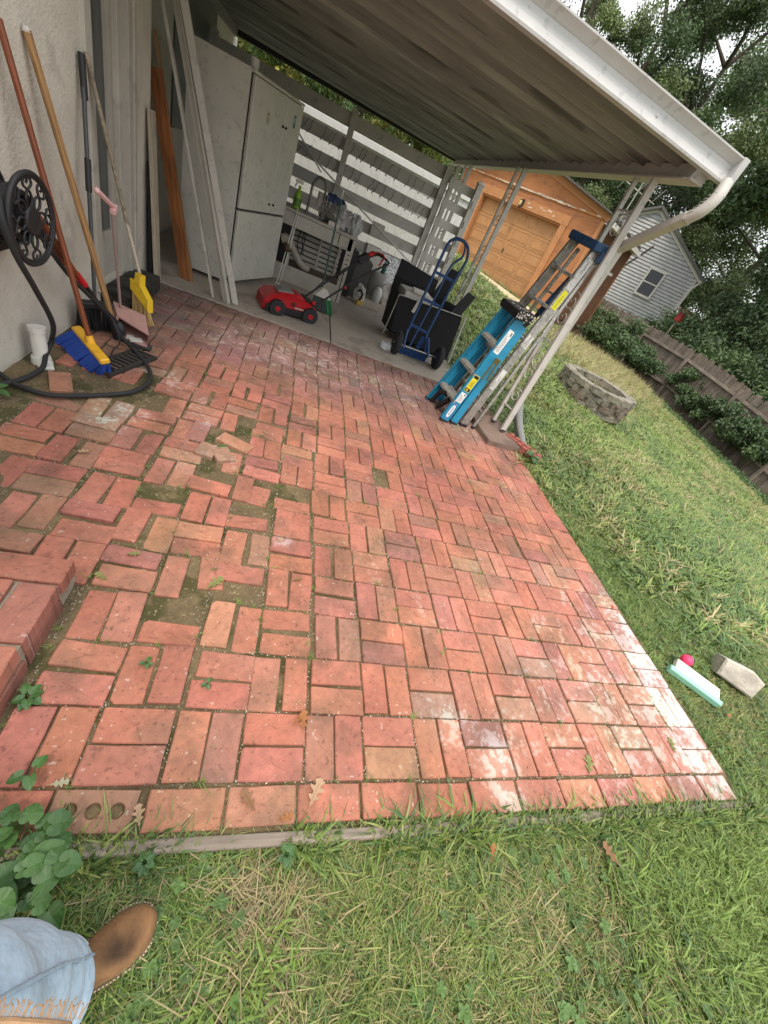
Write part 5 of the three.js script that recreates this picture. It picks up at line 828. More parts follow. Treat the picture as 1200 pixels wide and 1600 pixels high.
  Q('stick', cyl([0.3, 0.22, -5.4], [0.27, 1.14, -5.62], 0.01), M([0.01, 0.07, 0.045], { rough: 0.4 })); Q('tip', cyl([0.27, 1.14, -5.62], [0.268, 1.22, -5.64], 0.009), m.iron);
  Q('cap', turn(boxUV(slab([[-0.03, 0.07], [0.03, 0.07], [0.1, -0.02], [-0.1, -0.02]], 0.04, 0.008)), 0.05, 0.25, -0.05, 0.325, 0.19, -5.37), m.whitePaint);
  const gb = []; for (let i = 0; i < 80; i++) { const t = R(-0.1, 0.1); gb.push([t, cyl([0.325 + t, 0.18, -5.37 + R(-0.012, 0.012) - t * 0.25], [0.355 + t * 1.45, 0.01, -5.33 + R(-0.03, 0.03) - t * 0.3], 0.006, 0.005, 4)]); }
  Q('grey_bristles', gb.filter(q => q[0] < 0.04).map(q => q[1]), M([0.07, 0.085, 0.075], { rough: 0.8 })); Q('green_bristles', gb.filter(q => q[0] >= 0.04).map(q => q[1]), M([0.01, 0.2, 0.06], { rough: 0.7 }));
  // clutter between bench and fence
  single('grey_bin', slab([[-0.14, 0], [0.14, 0], [0.17, 0.5], [-0.17, 0.5]], 0.3, 0.01).translate(0.82, 0.01, -6.9), M([0.085, 0.088, 0.09], { map: T.grime, rough: 0.6 }), 'dark grey plastic bin right of the bench', 'bin');
  single('black_bin', B(0.14, 0.62, 0.3, 0.66, 0.31, -6.75, 0.1, 0, 0, 0.01), m.black, 'narrow black bin squeezed against the end of the bench', 'bin');
  single('plastic_tub', [lathe([[0, 0], [0.12, 0], [0.145, 0.36], [0.15, 0.37], [0.0, 0.37]], 1.22, 0.01, -7.45)], M([0.36, 0.36, 0.35], { map: T.grime, rough: 0.5 }), 'grey plastic tub standing before the slatted fence', 'tub');
  single('white_jug', [lathe([[0, 0], [0.07, 0], [0.075, 0.14], [0.05, 0.19], [0.025, 0.22], [0, 0.22]], 1.26, 0.008, -7.1)], M([0.55, 0.55, 0.53], { rough: 0.4 }), 'white plastic jug on the slab beside the plastic tub', 'jug');
  const foil = M([0.72, 0.72, 0.73], { rough: 0.22, metal: 0.85, bump: T.rough, bs: 0.03 }); single('foil_panel', B(0.34, 0.46, 0.03, 1.42, 0.4, -7.65, 0.05, -0.08, 0, 0.004), foil, 'shiny foil faced panel leaning on the slatted fence', 'panel');
  single('white_sack', crumple(1.5, 0.13, -7.2, 0.17, 0.2, 0.12, 13), M([0.62, 0.61, 0.58], { rough: 0.45, map: T.grime }), 'plump white plastic sack at the foot of the foil panel', 'sack');
  single('detergent_bag', [crumple(0.9, 0.1, -6.55, 0.08, 0.13, 0.07, 15)], M([0.6, 0.6, 0.58], { rough: 0.4, map: T.scuff }), 'crumpled white and blue pouch on the slab right of the bench', 'pouch'); single('black_strap', [tube([[0.86, 0.16, -6.49], [0.9, 0.2, -6.47], [0.94, 0.14, -6.48], [0.92, 0.06, -6.47]], 0.016, 20, 6)], m.black, 'black strap looped over the white pouch', 'strap');
  single('yellow_box', B(0.1, 0.06, 0.07, 0.93, 0.035, -6.46, 0.3, 0, 0, 0.004), M([0.5, 0.36, 0.08], { rough: 0.6 }), 'small yellow box under the white pouch', 'box');
  single('cream_box', B(0.26, 0.3, 0.2, 1.0, 0.55, -7.25, 0.1, 0, 0, 0.01), m.whitePaint, 'cream box among the clutter behind the mower handle', 'box'); single('green_bottle', lathe([[0, 0], [0.035, 0], [0.035, 0.12], [0.012, 0.16], [0, 0.18]], 1.28, 0.385, -7.4), M([0.02, 0.09, 0.06], { rough: 0.4 }), 'small dark green bottle on the plastic tub', 'bottle');
  single('white_plate', B(0.22, 0.2, 0.06, 1.05, 0.86, -7.88, 0, 0, 0, 0.008), m.dirtyWhite, 'white square bracket on the slatted fence where the white pole passes', 'bracket');
}
// ------------------------------------------------------------------ red lawn mower
{
  rnd = seeded(531);
  const mw = thing('lawn_mower', 'small red electric lawn mower with black folding handle', 'lawn mower', [0.0, 0, -4.85]);
  // mower frame: x along travel (rear to the right), z across
  const fx = V(0.94, 0, -0.34), fz = V(0.34, 0, 0.94), o = V(-0.02, 0, -4.86);
  mw.position.copy(o); mw.scale.set(0.9, 0.86, 0.9); mw.quaternion.setFromRotationMatrix(new THREE.Matrix4().makeBasis(fx, UPV, fz));
  const P = (n, g, mm) => part(mw, n, g, mm);
  const deck = boxUV(slab([[-0.34, 0.06], [-0.335, 0.13], [-0.28, 0.185], [-0.05, 0.215], [0.2, 0.19], [0.25, 0.15], [0.25, 0.06]], 0.3, 0.03)); P('deck', deck, m.red);
  P('deck_skirt', [boxUV(slab([[-0.33, 0.045], [-0.33, 0.1], [0.26, 0.1], [0.27, 0.045]], 0.37, 0.012)), ...[0, 1, 2].map(i => B(0.3, 0.012, 0.01, -0.02, 0.105 - i * 0.02, 0.2, 0, 0, -0.06))], m.black);
  P('hood', [boxUV(slab([[-0.2, 0.19], [-0.17, 0.23], [0.05, 0.25], [0.14, 0.215], [0.14, 0.19]], 0.2, 0.02))], m.red);
  P('clear_window', B(0.2, 0.03, 0.16, -0.1, 0.255, 0, 0, 0, 0.07, 0.01), M([0.2, 0.2, 0.2], { rough: 0.15 })); P('motor_cover', [B(0.14, 0.06, 0.26, 0.21, 0.2, 0, 0, 0, -0.3, 0.012)], m.black);
  for (const [x, z] of [[-0.21, 0.2], [0.2, 0.2], [-0.21, -0.2], [0.2, -0.2]]) {
    const w = P('wheel', [cyl([x, 0.092, z - 0.03], [x, 0.092, z + 0.03], 0.092, 0.092, 26), ...Array.from({ length: 20 }, (_, i) => { const a = i / 20 * 6.283; return B(0.012, 0.012, 0.062, x + Math.cos(a) * 0.092, 0.092 + Math.sin(a) * 0.092, z, 0, 0, a); })], m.rubber);
    part(w, 'hubcap', [cyl([x, 0.092, z + (z > 0 ? 0.028 : -0.03)], [x, 0.092, z + (z > 0 ? 0.036 : -0.036)], 0.036, 0.03, 18)], m.red); part(w, 'wheel_ring', [cyl([x, 0.092, z + (z > 0 ? 0.026 : -0.03)], [x, 0.092, z + (z > 0 ? 0.033 : -0.033)], 0.062, 0.06, 20)], m.black);
  }
  P('vent', [0, 1, 2, 3, 4].map(i => B(0.05, 0.006, 0.005, -0.02 + i * 0.0, 0.15 + i * 0.011, 0.183, 0, 0, -0.05))  , m.black); P('trim_band', [B(0.2, 0.014, 0.006, 0.1, 0.135, 0.184, 0, 0, -0.02), B(0.09, 0.02, 0.006, -0.19, 0.16, 0.183, 0, 0, 0.05)], m.dirtyWhite); P('screw', [ball(-0.27, 0.12, 0.186, 0.006), ball(0.21, 0.12, 0.186, 0.006), ball(0.02, 0.12, 0.186, 0.006)], m.alu);
  P('height_knob', [ball(0.16, 0.155, 0.195, 0.025, 0.025, 0.02), B(0.05, 0.04, 0.04, 0.22, 0.25, 0.17, 0, 0, 0, 0.01)], m.red);
  const hl = []; for (const z of [-0.17, 0.17]) hl.push(tube([[0.2, 0.18, z], [0.27, 0.25, z], [0.46, 0.45, z * 1.05], [0.72, 0.72, z * 1.1], [0.98, 0.93, z * 1.12]], 0.0125, 40, 7)); hl.push(tube([[0.98, 0.93, -0.19], [1.03, 0.965, -0.16], [1.045, 0.975, 0], [1.03, 0.965, 0.16], [0.98, 0.93, 0.19]], 0.014, 20, 7)); P('handle', hl, m.black);
  P('switch_box', [B(0.15, 0.09, 0.08, 0.86, 0.86, -0.19, 0, 0, 0.7, 0.012), ball(0.6, 0.6, -0.185, 0.03), ball(0.55, 0.54, 0.18, 0.028)], m.black); P('bail', [tube([[0.9, 0.9, -0.18], [0.97, 0.99, -0.1], [0.98, 1.0, 0.1], [0.9, 0.9, 0.18]], 0.009, 20, 6), B(0.09, 0.04, 0.05, 0.93, 0.95, -0.15, 0, 0, 0.6, 0.008), ball(0.55, 0.54, 0.195, 0.02)], m.red);
  P('cable', tube([[0.85, 0.84, -0.16], [0.6, 0.62, -0.12], [0.45, 0.5, -0.16], [0.3, 0.3, -0.15]], 0.006, 30, 5), m.black);
}
// ------------------------------------------------------------------ blue hand truck
{
  const h = thing('hand_truck', 'blue steel hand truck with looped handle and black pneumatic tyres', 'hand truck', [1.56, 0, -4.9]);
  const P = (n, g, mm) => { const o = part(h, n, g, mm); o.position.set(-1.56, 0, 4.9); return o; };
  const Lb = [1.365, 0.36, -4.9], Rb = [1.6, 0.34, -4.9], Lt = [1.42, 1.16, -4.98], Rt = [1.7, 1.17, -4.98];
  P('frame', [tube([[1.33, 0.13, -4.86], [1.35, 0.25, -4.88], Lb, [1.4, 0.9, -4.95], Lt, [1.44, 1.26, -4.99], [1.5, 1.31, -4.99], [1.585, 1.315, -4.99], [1.66, 1.28, -4.99], Rt, [1.655, 0.9, -4.95], Rb, [1.63, 0.25, -4.88], [1.66, 0.12, -4.86]], 0.0165, 140, 8, false, 0.3)], m.blueSteel);
  P('centre_bar', [tube([[1.44, 0.1, -4.86], [1.475, 0.35, -4.9], [1.52, 0.67, -4.94], [1.545, 0.95, -4.97], [1.575, 1.08, -5.0], [1.64, 1.18, -4.99], [1.63, 1.27, -4.99], [1.6, 1.31, -4.99]], 0.0125, 60, 7)], m.blueSteel);
  P('cross_bar', [bar(Lb, Rb, 0.03, 0.012, [0, 1, 0], 0.003)], m.blueSteel); P('cross_bar', [bar([1.385, 0.66, -4.93], [1.63, 0.655, -4.93], 0.03, 0.012, [0, 1, 0], 0.003)], m.blueSteel); P('cross_bar', [bar([1.402, 0.95, -4.955], [1.662, 0.94, -4.955], 0.03, 0.012, [0, 1, 0], 0.003)], m.blueSteel);
  P('axle_bracket', [bar([1.345, 0.3, -4.88], [1.36, 0.1, -4.8], 0.02, 0.05, [1, 0, 0]), bar([1.63, 0.3, -4.88], [1.7, 0.1, -4.8], 0.02, 0.05, [1, 0, 0]), bar([1.58, 0.28, -4.9], [1.56, 0.06, -4.92], 0.06, 0.01, [1, 0, 0])], m.blueSteel);
  P('axle', cyl([1.22, 0.13, -4.8], [1.86, 0.13, -4.83], 0.009), m.alu); P('toe_plate', [B(0.36, 0.008, 0.22, 1.53, 0.014, -5.0), B(0.38, 0.1, 0.01, 1.53, 0.06, -4.89, 0, 0.1)], m.blueSteel);
  for (const x of [1.265, 1.83]) { const w = P('wheel', [(() => { const g = new THREE.TorusGeometry(0.095, 0.042, 10, 30); g.rotateY(Math.PI / 2); g.translate(x, 0.137, -4.81); return g; })(), ...Array.from({ length: 26 }, (_, i) => { const a = i / 26 * 6.283; return B(0.05, 0.01, 0.014, x, 0.137 + Math.cos(a) * 0.135, -4.81 + Math.sin(a) * 0.135, 0, a); })], m.rubber); part(w, 'rim', [cyl([x - 0.02, 0.137, -4.81], [x + 0.02, 0.137, -4.81], 0.062, 0.062, 20), cyl([x - 0.03, 0.137, -4.81], [x + 0.03, 0.137, -4.81], 0.022, 0.022, 12)], m.blueSteel); }
}
// ------------------------------------------------------------------ black folding bin with open flaps
{
  const b = thing('folding_bin', 'black cloth folding bin with open flaps behind the hand truck', 'bin', [1.7, 0, -5.5]);
  const P = (n, g, mm) => { const o = part(b, n, g, mm); o.position.set(-1.7, 0, 5.5); return o; };
  const quad = (a, b2, c, d, t = 0.012) => { const A = V(...a), Bq = V(...b2), C = V(...c), D = V(...d), n = Bq.clone().sub(A).cross(D.clone().sub(A)).normalize().multiplyScalar(t / 2), p = []; const q = s => [A, Bq, C, D].map(v => v.clone().addScaledVector(n, s)); const f = q(1), k = q(-1), tri = (x, y, z) => p.push(...x.toArray(), ...y.toArray(), ...z.toArray()); const qd = (w, x, y, z) => { tri(w, x, y); tri(w, y, z); }; qd(...f); qd(k[3], k[2], k[1], k[0]); for (let i = 0; i < 4; i++) { const j = (i + 1) % 4; qd(f[i], k[i], k[j], f[j]); } const g = new THREE.BufferGeometry(); g.setAttribute('position', new THREE.Float32BufferAttribute(p, 3)); g.computeVertexNormals(); return boxUV(g); };
  P('front_panel', quad([1.25, 0.13, -5.25], [2.1, 0.05, -5.2], [2.04, 0.6, -5.22], [1.2, 0.54, -5.3]), m.blackCloth);
  P('side_panel', quad([2.1, 0.05, -5.2], [2.14, 0.05, -5.68], [2.1, 0.62, -5.7], [2.04, 0.6, -5.22]), m.blackCloth); P('side_panel', quad([1.25, 0.13, -5.25], [1.2, 0.08, -5.75], [1.16, 0.66, -5.75], [1.2, 0.54, -5.3]), m.blackCloth);
  P('back_panel', quad([1.2, 0.08, -5.75], [2.14, 0.05, -5.68], [2.1, 0.62, -5.7], [1.16, 0.66, -5.75]), m.blackCloth); P('floor', quad([1.25, 0.1, -5.25], [2.1, 0.05, -5.2], [2.14, 0.05, -5.68], [1.2, 0.08, -5.75]), m.blackCloth);
  P('flap', quad([1.16, 0.66, -5.75], [1.72, 0.63, -5.73], [1.74, 0.79, -5.8], [1.18, 0.85, -5.82]), m.blackCloth); P('flap', quad([1.7, 0.62, -5.72], [1.9, 0.62, -5.7], [1.98, 0.98, -5.78], [1.84, 0.98, -5.8]), m.blackCloth); P('flap', quad([1.86, 0.6, -5.21], [2.06, 0.6, -5.34], [2.15, 0.84, -5.38], [1.98, 0.88, -5.22]), m.blackCloth);
  P('frame_pole', [cyl([2.14, 0.02, -5.2], [2.08, 0.62, -5.2], 0.012), cyl([1.2, 0.02, -5.42], [1.2, 0.54, -5.3], 0.008), cyl([1.2, 0.545, -5.3], [2.04, 0.605, -5.2], 0.006)], m.iron);
  single('grey_carton', [B(0.4, 0.12, 0.32, 1.45, 0.56, -5.5, 0.1, 0, 0.05, 0.006)], m.iron, 'grey carton inside the black folding bin', 'carton'); single('white_packet', [B(0.22, 0.03, 0.1, 1.46, 0.645, -5.36, 0.1, 0.2, 0, 0.004), B(0.04, 0.16, 0.02, 1.44, 0.5, -5.26, 0, 0, -0.2)], m.whitePaint, 'white packet lying on the grey carton in the bin', 'packet');
}
// ------------------------------------------------------------------ blue fibreglass step ladder, folded
function channel(a, b, w, d, side, t = 0.006) { // rail: web w wide with two flanges d deep; side = direction of the flanges
  const A = V(...a), Bq = V(...b), dir = Bq.clone().sub(A).normalize(), f = V(...side).addScaledVector(dir, -V(...side).dot(dir)).normalize(), u = dir.clone().cross(f).normalize(), o = [];
  o.push(bar(a, b, w, t, u.toArray())); for (const s of [-1, 1]) { const k = u.clone().multiplyScalar(s * (w / 2 - t / 2)).addScaledVector(f, d / 2); o.push(bar(A.clone().add(k).toArray(), Bq.clone().add(k).toArray(), t, d, u.toArray())); } return o;
}
{
  const l = thing('step_ladder', 'short blue fibreglass step ladder with paint-spattered black cap', 'step ladder', [1.65, 0, -3.5]);
  const P = (n, g, mm) => { const o = part(l, n, g, mm); o.position.set(-1.65, 0, 3.5); return o; };
  const nf = [[1.6, 0, -3.33], [1.84, 1.04, -3.43]], ff = [[1.53, 0.0, -3.74], [1.79, 1.07, -3.67]], nb = [[1.71, 0, -3.34], [1.9, 1.0, -3.43]], fb = [[1.63, 0.02, -3.76], [1.86, 1.03, -3.69]];
  for (const [r, s] of [[nf, -1], [ff, 1], [nb, -1], [fb, 1]]) P('rail', channel(r[0], r[1], r === nf || r === ff ? 0.085 : 0.07, 0.03, [0, 0, s]), m.ladderBlue);
  const on = (r, t) => r[0].map((v, i) => mix(v, r[1][i], t));
  for (const t of [0.2, 0.47, 0.74]) { const a = on(nf, t), b = on(ff, t); P('step', [bar(a, b, 0.085, 0.03, [1, 0.0, 0], 0.003), ...[-0.028, 0, 0.028].map(o => bar([a[0] + o, a[1] + 0.016, a[2]], [b[0] + o, b[1] + 0.016, b[2]], 0.008, 0.006))], m.aluDull); P('rear_brace', bar(on(nb, t * 0.93), on(fb, t * 0.93), 0.03, 0.02), m.aluDull); }
  P('top_cap', [bar([1.845, 1.075, -3.37], [1.8, 1.085, -3.72], 0.17, 0.07, [1, 0.1, 0], 0.014)], M([0.022, 0.022, 0.024], { map: tex(256, 0.3, (u, v) => { const s = sstep(0.66, 0.7, fbm(u, v, 22, 3, 140)); return [0.85 + 12 * s, 0.85 + 12 * s, 0.85 + 12 * s].map(q => q > 1 ? 1 : q * 0.7); }), rough: 0.5 }));
  const sp = []; rnd = seeded(541); for (let i = 0; i < 55; i++) sp.push(ball(R(1.75, 1.92), 1.116 + R(-0.002, 0.002), R(-3.72, -3.38), R(0.002, 0.009), 0.002, R(0.002, 0.007), 6, 4)); for (let i = 0; i < 40; i++) sp.push(ball(R(1.755, 1.92), R(1.05, 1.105), -3.362, R(0.002, 0.008), R(0.002, 0.009), 0.003, 6, 4)); P('paint_spatter', sp, m.whitePaint).userData.kind = 'stuff';
  P('spreader', [bar([1.73, 0.5, -3.315], [1.77, 0.68, -3.33], 0.016, 0.008, [1, 0, 0]), bar([1.79, 0.5, -3.32], [1.8, 0.66, -3.33], 0.016, 0.008, [1, 0, 0]), B(0.06, 0.05, 0.012, 1.79, 0.68, -3.335, 0, 0, -0.2, 0.004)], M([0.16, 0.15, 0.06], { rough: 0.4, metal: 0.6 }));
  P('foot_brace', [tube([[1.55, 0.02, -3.7], [1.56, 0.16, -3.62], [1.58, 0.2, -3.5]], 0.025, 16, 6), tube([[1.58, 0.02, -3.58], [1.6, 0.12, -3.5], [1.59, 0.2, -3.4]], 0.025, 16, 6)], m.black); P('foot', [bar([1.598, -0.004, -3.33], [1.603, 0.02, -3.332], 0.088, 0.036, [1, 0, 0]), bar([1.709, -0.004, -3.34], [1.713, 0.02, -3.342], 0.075, 0.036, [1, 0, 0]), bar([1.528, -0.004, -3.74], [1.533, 0.02, -3.74], 0.088, 0.036, [1, 0, 0])], m.black);
  const up = [0.24, 1.04, -0.1], nz = [0, 0.1, 1], at = (t, o = 0) => { const q = on(nf, t); return [q[0] + o, q[1], q[2] + 0.0045]; };
  const logo = label(512, 128, (g, w, h) => { g.fillStyle = '#1b7fa8'; g.fillRect(0, 0, w, h); g.fillStyle = '#e9edf0'; g.beginPath(); g.ellipse(w / 2, h / 2, 225, 54, 0, 0, 7); g.fill(); g.lineWidth = 9; g.strokeStyle = '#233a86'; g.stroke(); g.fillStyle = '#233a86'; g.beginPath(); g.moveTo(30, 64); g.lineTo(110, 26); g.lineTo(80, 64); g.lineTo(110, 102); g.fill(); g.beginPath(); g.moveTo(482, 64); g.lineTo(402, 26); g.lineTo(432, 64); g.lineTo(402, 102); g.fill(); g.fillStyle = '#1d1f24'; g.font = 'bold 58px sans-serif'; g.textAlign = 'center'; g.textBaseline = 'middle'; g.fillText('WERNER', w / 2, h / 2 + 2); });
  const yel = label(320, 128, (g, w, h) => { g.fillStyle = '#e4d21c'; g.fillRect(0, 0, w, h); g.fillStyle = '#1c1c10'; g.fillRect(6, 6, 60, 116); g.fillStyle = '#e4d21c'; g.beginPath(); g.moveTo(36, 24); g.lineTo(58, 70); g.lineTo(14, 70); g.fill(); g.fillStyle = '#1c1c10'; g.font = 'bold 24px sans-serif'; g.fillText('CAUTION', 84, 34); for (let i = 0; i < 5; i++) g.fillRect(84, 48 + i * 14, 150 - (i % 2) * 40, 5); g.fillRect(255, 10, 54, 108); });
  const wht = label(256, 80, (g, w, h) => { g.fillStyle = '#e6e6e2'; g.fillRect(0, 0, w, h); g.fillStyle = '#3a4048'; for (let i = 0; i < 4; i++) g.fillRect(16, 14 + i * 14, 200 - i * 22, 5); g.fillRect(200, 50, 40, 18); });
  const side = (mat, t, w, h, n) => { const c = at(t); const u = V(...up).normalize(), s = u.clone().cross(V(...nz).normalize()); return sticker(l.children[0], n, [c[0] , c[1], c[2]], s.negate().toArray(), nz, w, h, mat); };
  for (const [mat, t, w, h, n] of [[logo, 0.11, 0.2, 0.05, 'logo_plate'], [wht, 0.255, 0.1, 0.06, 'label_plate'], [yel, 0.4, 0.17, 0.06, 'caution_label'], [wht, 0.8, 0.22, 0.055, 'label_plate']]) side(mat, t, w, h, n);
}
// ------------------------------------------------------------------ tall aluminium step ladder, folded, leaning on the post
{
  rnd = seeded(551);
  const l = thing('step_ladder', 'tall aluminium step ladder with blue cap leaning on the carport post', 'step ladder', [1.9, 0, -3.5]);
  const P = (n, g, mm) => { const o = part(l, n, g, mm); o.position.set(-1.9, 0, 3.5); return o; };
  const nf = [[1.83, 0.02, -3.36], [2.19, 1.68, -3.54]], ff = [[1.75, 0.0, -3.88], [2.08, 1.7, -3.76]], nb = [[1.95, 0.0, -3.38], [2.24, 1.66, -3.54]], fb = [[1.9, 0, -3.86], [2.16, 1.66, -3.76]], on = (r, t) => r[0].map((v, i) => mix(v, r[1][i], t));
  P('rail', [channel(...nf, 0.078, 0.03, [0, 0, -1], 0.004), ...[-0.026, -0.013, 0.0, 0.013, 0.026].map(o => bar([nf[0][0] + o, nf[0][1], nf[0][2] + 0.003], [nf[1][0] + o, nf[1][1], nf[1][2] + 0.003], 0.005, 0.005, [1, 0, 0]))], m.alu); P('rail', channel(...ff, 0.078, 0.03, [0, 0, 1], 0.004), m.alu);
  P('rail', [bar(...nb, 0.03, 0.022, [1, 0, 0], 0.004)], m.alu); P('rail', [bar(...fb, 0.03, 0.022, [1, 0, 0], 0.004)], m.alu);
  for (const t of [0.17, 0.35, 0.53, 0.71, 0.87]) P('step', [bar(on(nf, t), on(ff, t), 0.075, 0.025, [1, 0, 0], 0.003)], m.aluDull);
  for (const t of [0.1, 0.3, 0.55, 0.78]) P('rear_brace', [bar(on(nb, t), on(fb, t), 0.02, 0.016)], m.aluDull);
  P('top_cap', [bar([2.2, 1.71, -3.49], [2.1, 1.725, -3.8], 0.19, 0.065, [1, 0.05, 0], 0.012), B(0.07, 0.09, 0.02, 2.24, 1.66, -3.495, 0, 0, -0.2, 0.008)], m.capBlue);
  P('tool_shelf', [bar([2.13, 1.45, -3.56], [2.06, 1.12, -3.6], 0.1, 0.02, [0, 0, 1], 0.005)], m.capBlue); P('spreader', [bar([1.98, 0.82, -3.43], [2.15, 1.22, -3.5], 0.018, 0.006), bar([2.02, 0.72, -3.5], [2.12, 1.1, -3.6], 0.016, 0.006), B(0.02, 0.05, 0.02, 2.12, 1.0, -3.46)], m.aluDull);
  P('hanging_strap', [tube([[2.13, 1.2, -3.66], [2.05, 1.0, -3.68], [2.0, 0.9, -3.66]], 0.02, 16, 6)], m.black); P('foot', [B(0.085, 0.03, 0.045, 1.832, 0.012, -3.37, 0, 0, 0, 0.006), B(0.035, 0.03, 0.03, 1.95, 0.012, -3.38, 0, 0, 0, 0.006)], m.black);
  const u = V(0.36, 1.66, -0.18).normalize(), nz = [0, 0.11, 1], s = u.clone().cross(V(...nz).normalize()).negate();
  const yel = label(256, 96, (g, w, h) => { g.fillStyle = '#d8d31a'; g.fillRect(0, 0, w, h); g.fillStyle = '#6b6a20'; g.font = 'bold 40px sans-serif'; g.fillText('Davidson', 20, 62); });
  const wht = label(256, 96, (g, w, h) => { g.fillStyle = '#cfcfcb'; g.fillRect(0, 0, w, h); g.fillStyle = '#55585c'; g.fillRect(14, 14, 90, 14); for (let i = 0; i < 4; i++) g.fillRect(14, 40 + i * 12, 190 - i * 20, 4); });
  const big = label(512, 96, (g, w, h) => { g.fillStyle = '#c9c9c6'; g.fillRect(0, 0, w, h); g.fillStyle = '#8f9194'; for (let i = 0; i < 60; i++) g.fillRect(rnd() * w, rnd() * h, 4 + rnd() * 40, 2 + rnd() * 5); g.strokeStyle = '#2c2f33'; g.lineWidth = 9; g.beginPath(); g.moveTo(300, 60); g.bezierCurveTo(330, 20, 350, 80, 380, 44); g.bezierCurveTo(400, 24, 420, 70, 450, 40); g.stroke(); });
  const q = (mat, t, w, h, n) => { const c = on(nf, t); sticker(l.children[0], n, [c[0], c[1], c[2] + 0.0075], s.toArray(), nz, w, h, mat); };
  q(yel, 0.76, 0.16, 0.05, 'yellow_label'); q(wht, 0.53, 0.12, 0.062, 'label_plate'); q(big, 0.89, 0.26, 0.064, 'worn_label'); q(wht, 0.3, 0.2, 0.05, 'label_plate');
}
// ------------------------------------------------------------------ small things on the lawn and the patio
{
  rnd = seeded(601);
  const cb = slab([[-0.105, -0.01], [0.095, -0.03], [0.105, 0.07], [0.03, 0.1], [-0.11, 0.085]], 0.12, 0.01); boxUV(cb);
  single('concrete_block', turn(cb, -0.5, -0.75, 0.1, 3.07, 0.01, -0.86), M([0.64, 0.62, 0.57], { map: T.concrete, rough: 0.95, bump: T.rough, bs: 0.006 }), 'broken chunk of pale concrete block lying on the lawn', 'concrete block');
  const f = thing('foam_board', 'small white and mint foam board lying by the patio edge', 'foam board', [2.65, 0.005, -0.82]);
  part(f, 'board', turn(boxUV(slab([[-0.13, -0.035], [0.13, -0.04], [0.13, 0.04], [-0.12, 0.045]], 0.03, 0.006)), -1.35, -0.72, 0, 0.01, 0.014, 0), M([0.7, 0.73, 0.65], { map: T.paint, rough: 0.6 })); part(f, 'mint_edge', turn(boxUV(slab([[-0.15, -0.012], [0.15, -0.012], [0.155, 0.012], [-0.15, 0.014]], 0.035, 0.004)), -1.35, -0.72, 0, -0.03, 0.008, 0.032), M([0.3, 0.62, 0.48], { rough: 0.6 }));
  single('pink_ball', ball(2.66, 0.05, -0.93, 0.034, 0.034, 0.034, 24, 18), M([0.85, 0.04, 0.14], { rough: 0.45 }), 'small bright pink ball beside the foam board', 'ball');
  // scalloped edging bricks along the corner
  const e = thing('scalloped_edging', 'red scalloped edging blocks standing in a row at the patio corner', 'edging blocks', [2.5, 0, -3.2]);
  for (let i = 0; i < 6; i++) { const t = i / 5; const o = part(e, 'scallop', [cyl([mix(-0.1, 0.1, t), -0.04, mix(-0.17, 0.12, t)], [mix(-0.1, 0.1, t), 0.07, mix(-0.17, 0.12, t)], 0.036, 0.034, 12), ball(mix(-0.1, 0.1, t), 0.07, mix(-0.17, 0.12, t), 0.034, 0.016, 0.034, 12, 6), bar([mix(-0.1, 0.1, t) - 0.06, 0.02, mix(-0.17, 0.12, t) + 0.03], [mix(-0.1, 0.1, t), 0.02, mix(-0.17, 0.12, t)], 0.055, 0.09)], M([0.40, 0.13, 0.105], { map: T.grime, rough: 0.95, bump: T.rough, bs: 0.006 })); }
  single('dropped_rag', [(() => { const g = new THREE.IcosahedronGeometry(1, 3), p = g.attributes.position; for (let i = 0; i < p.count; i++) { const x = p.getX(i), y = p.getY(i), z = p.getZ(i), n = 0.7 + 0.6 * vn(x * 3 + 9, y * 3 + z * 2 + 9, 512, 512, 2); p.setXYZ(i, 1.17 + x * n * 0.07, 0.03 + Math.max(y, -0.5) * n * 0.055, -4.86 + z * n * 0.06); } g.computeVertexNormals(); return boxUV(g); })()], M([0.6, 0.62, 0.64], { rough: 0.4 }), 'crumpled white plastic bag on the slab beside the hand truck wheel', 'bag');
}
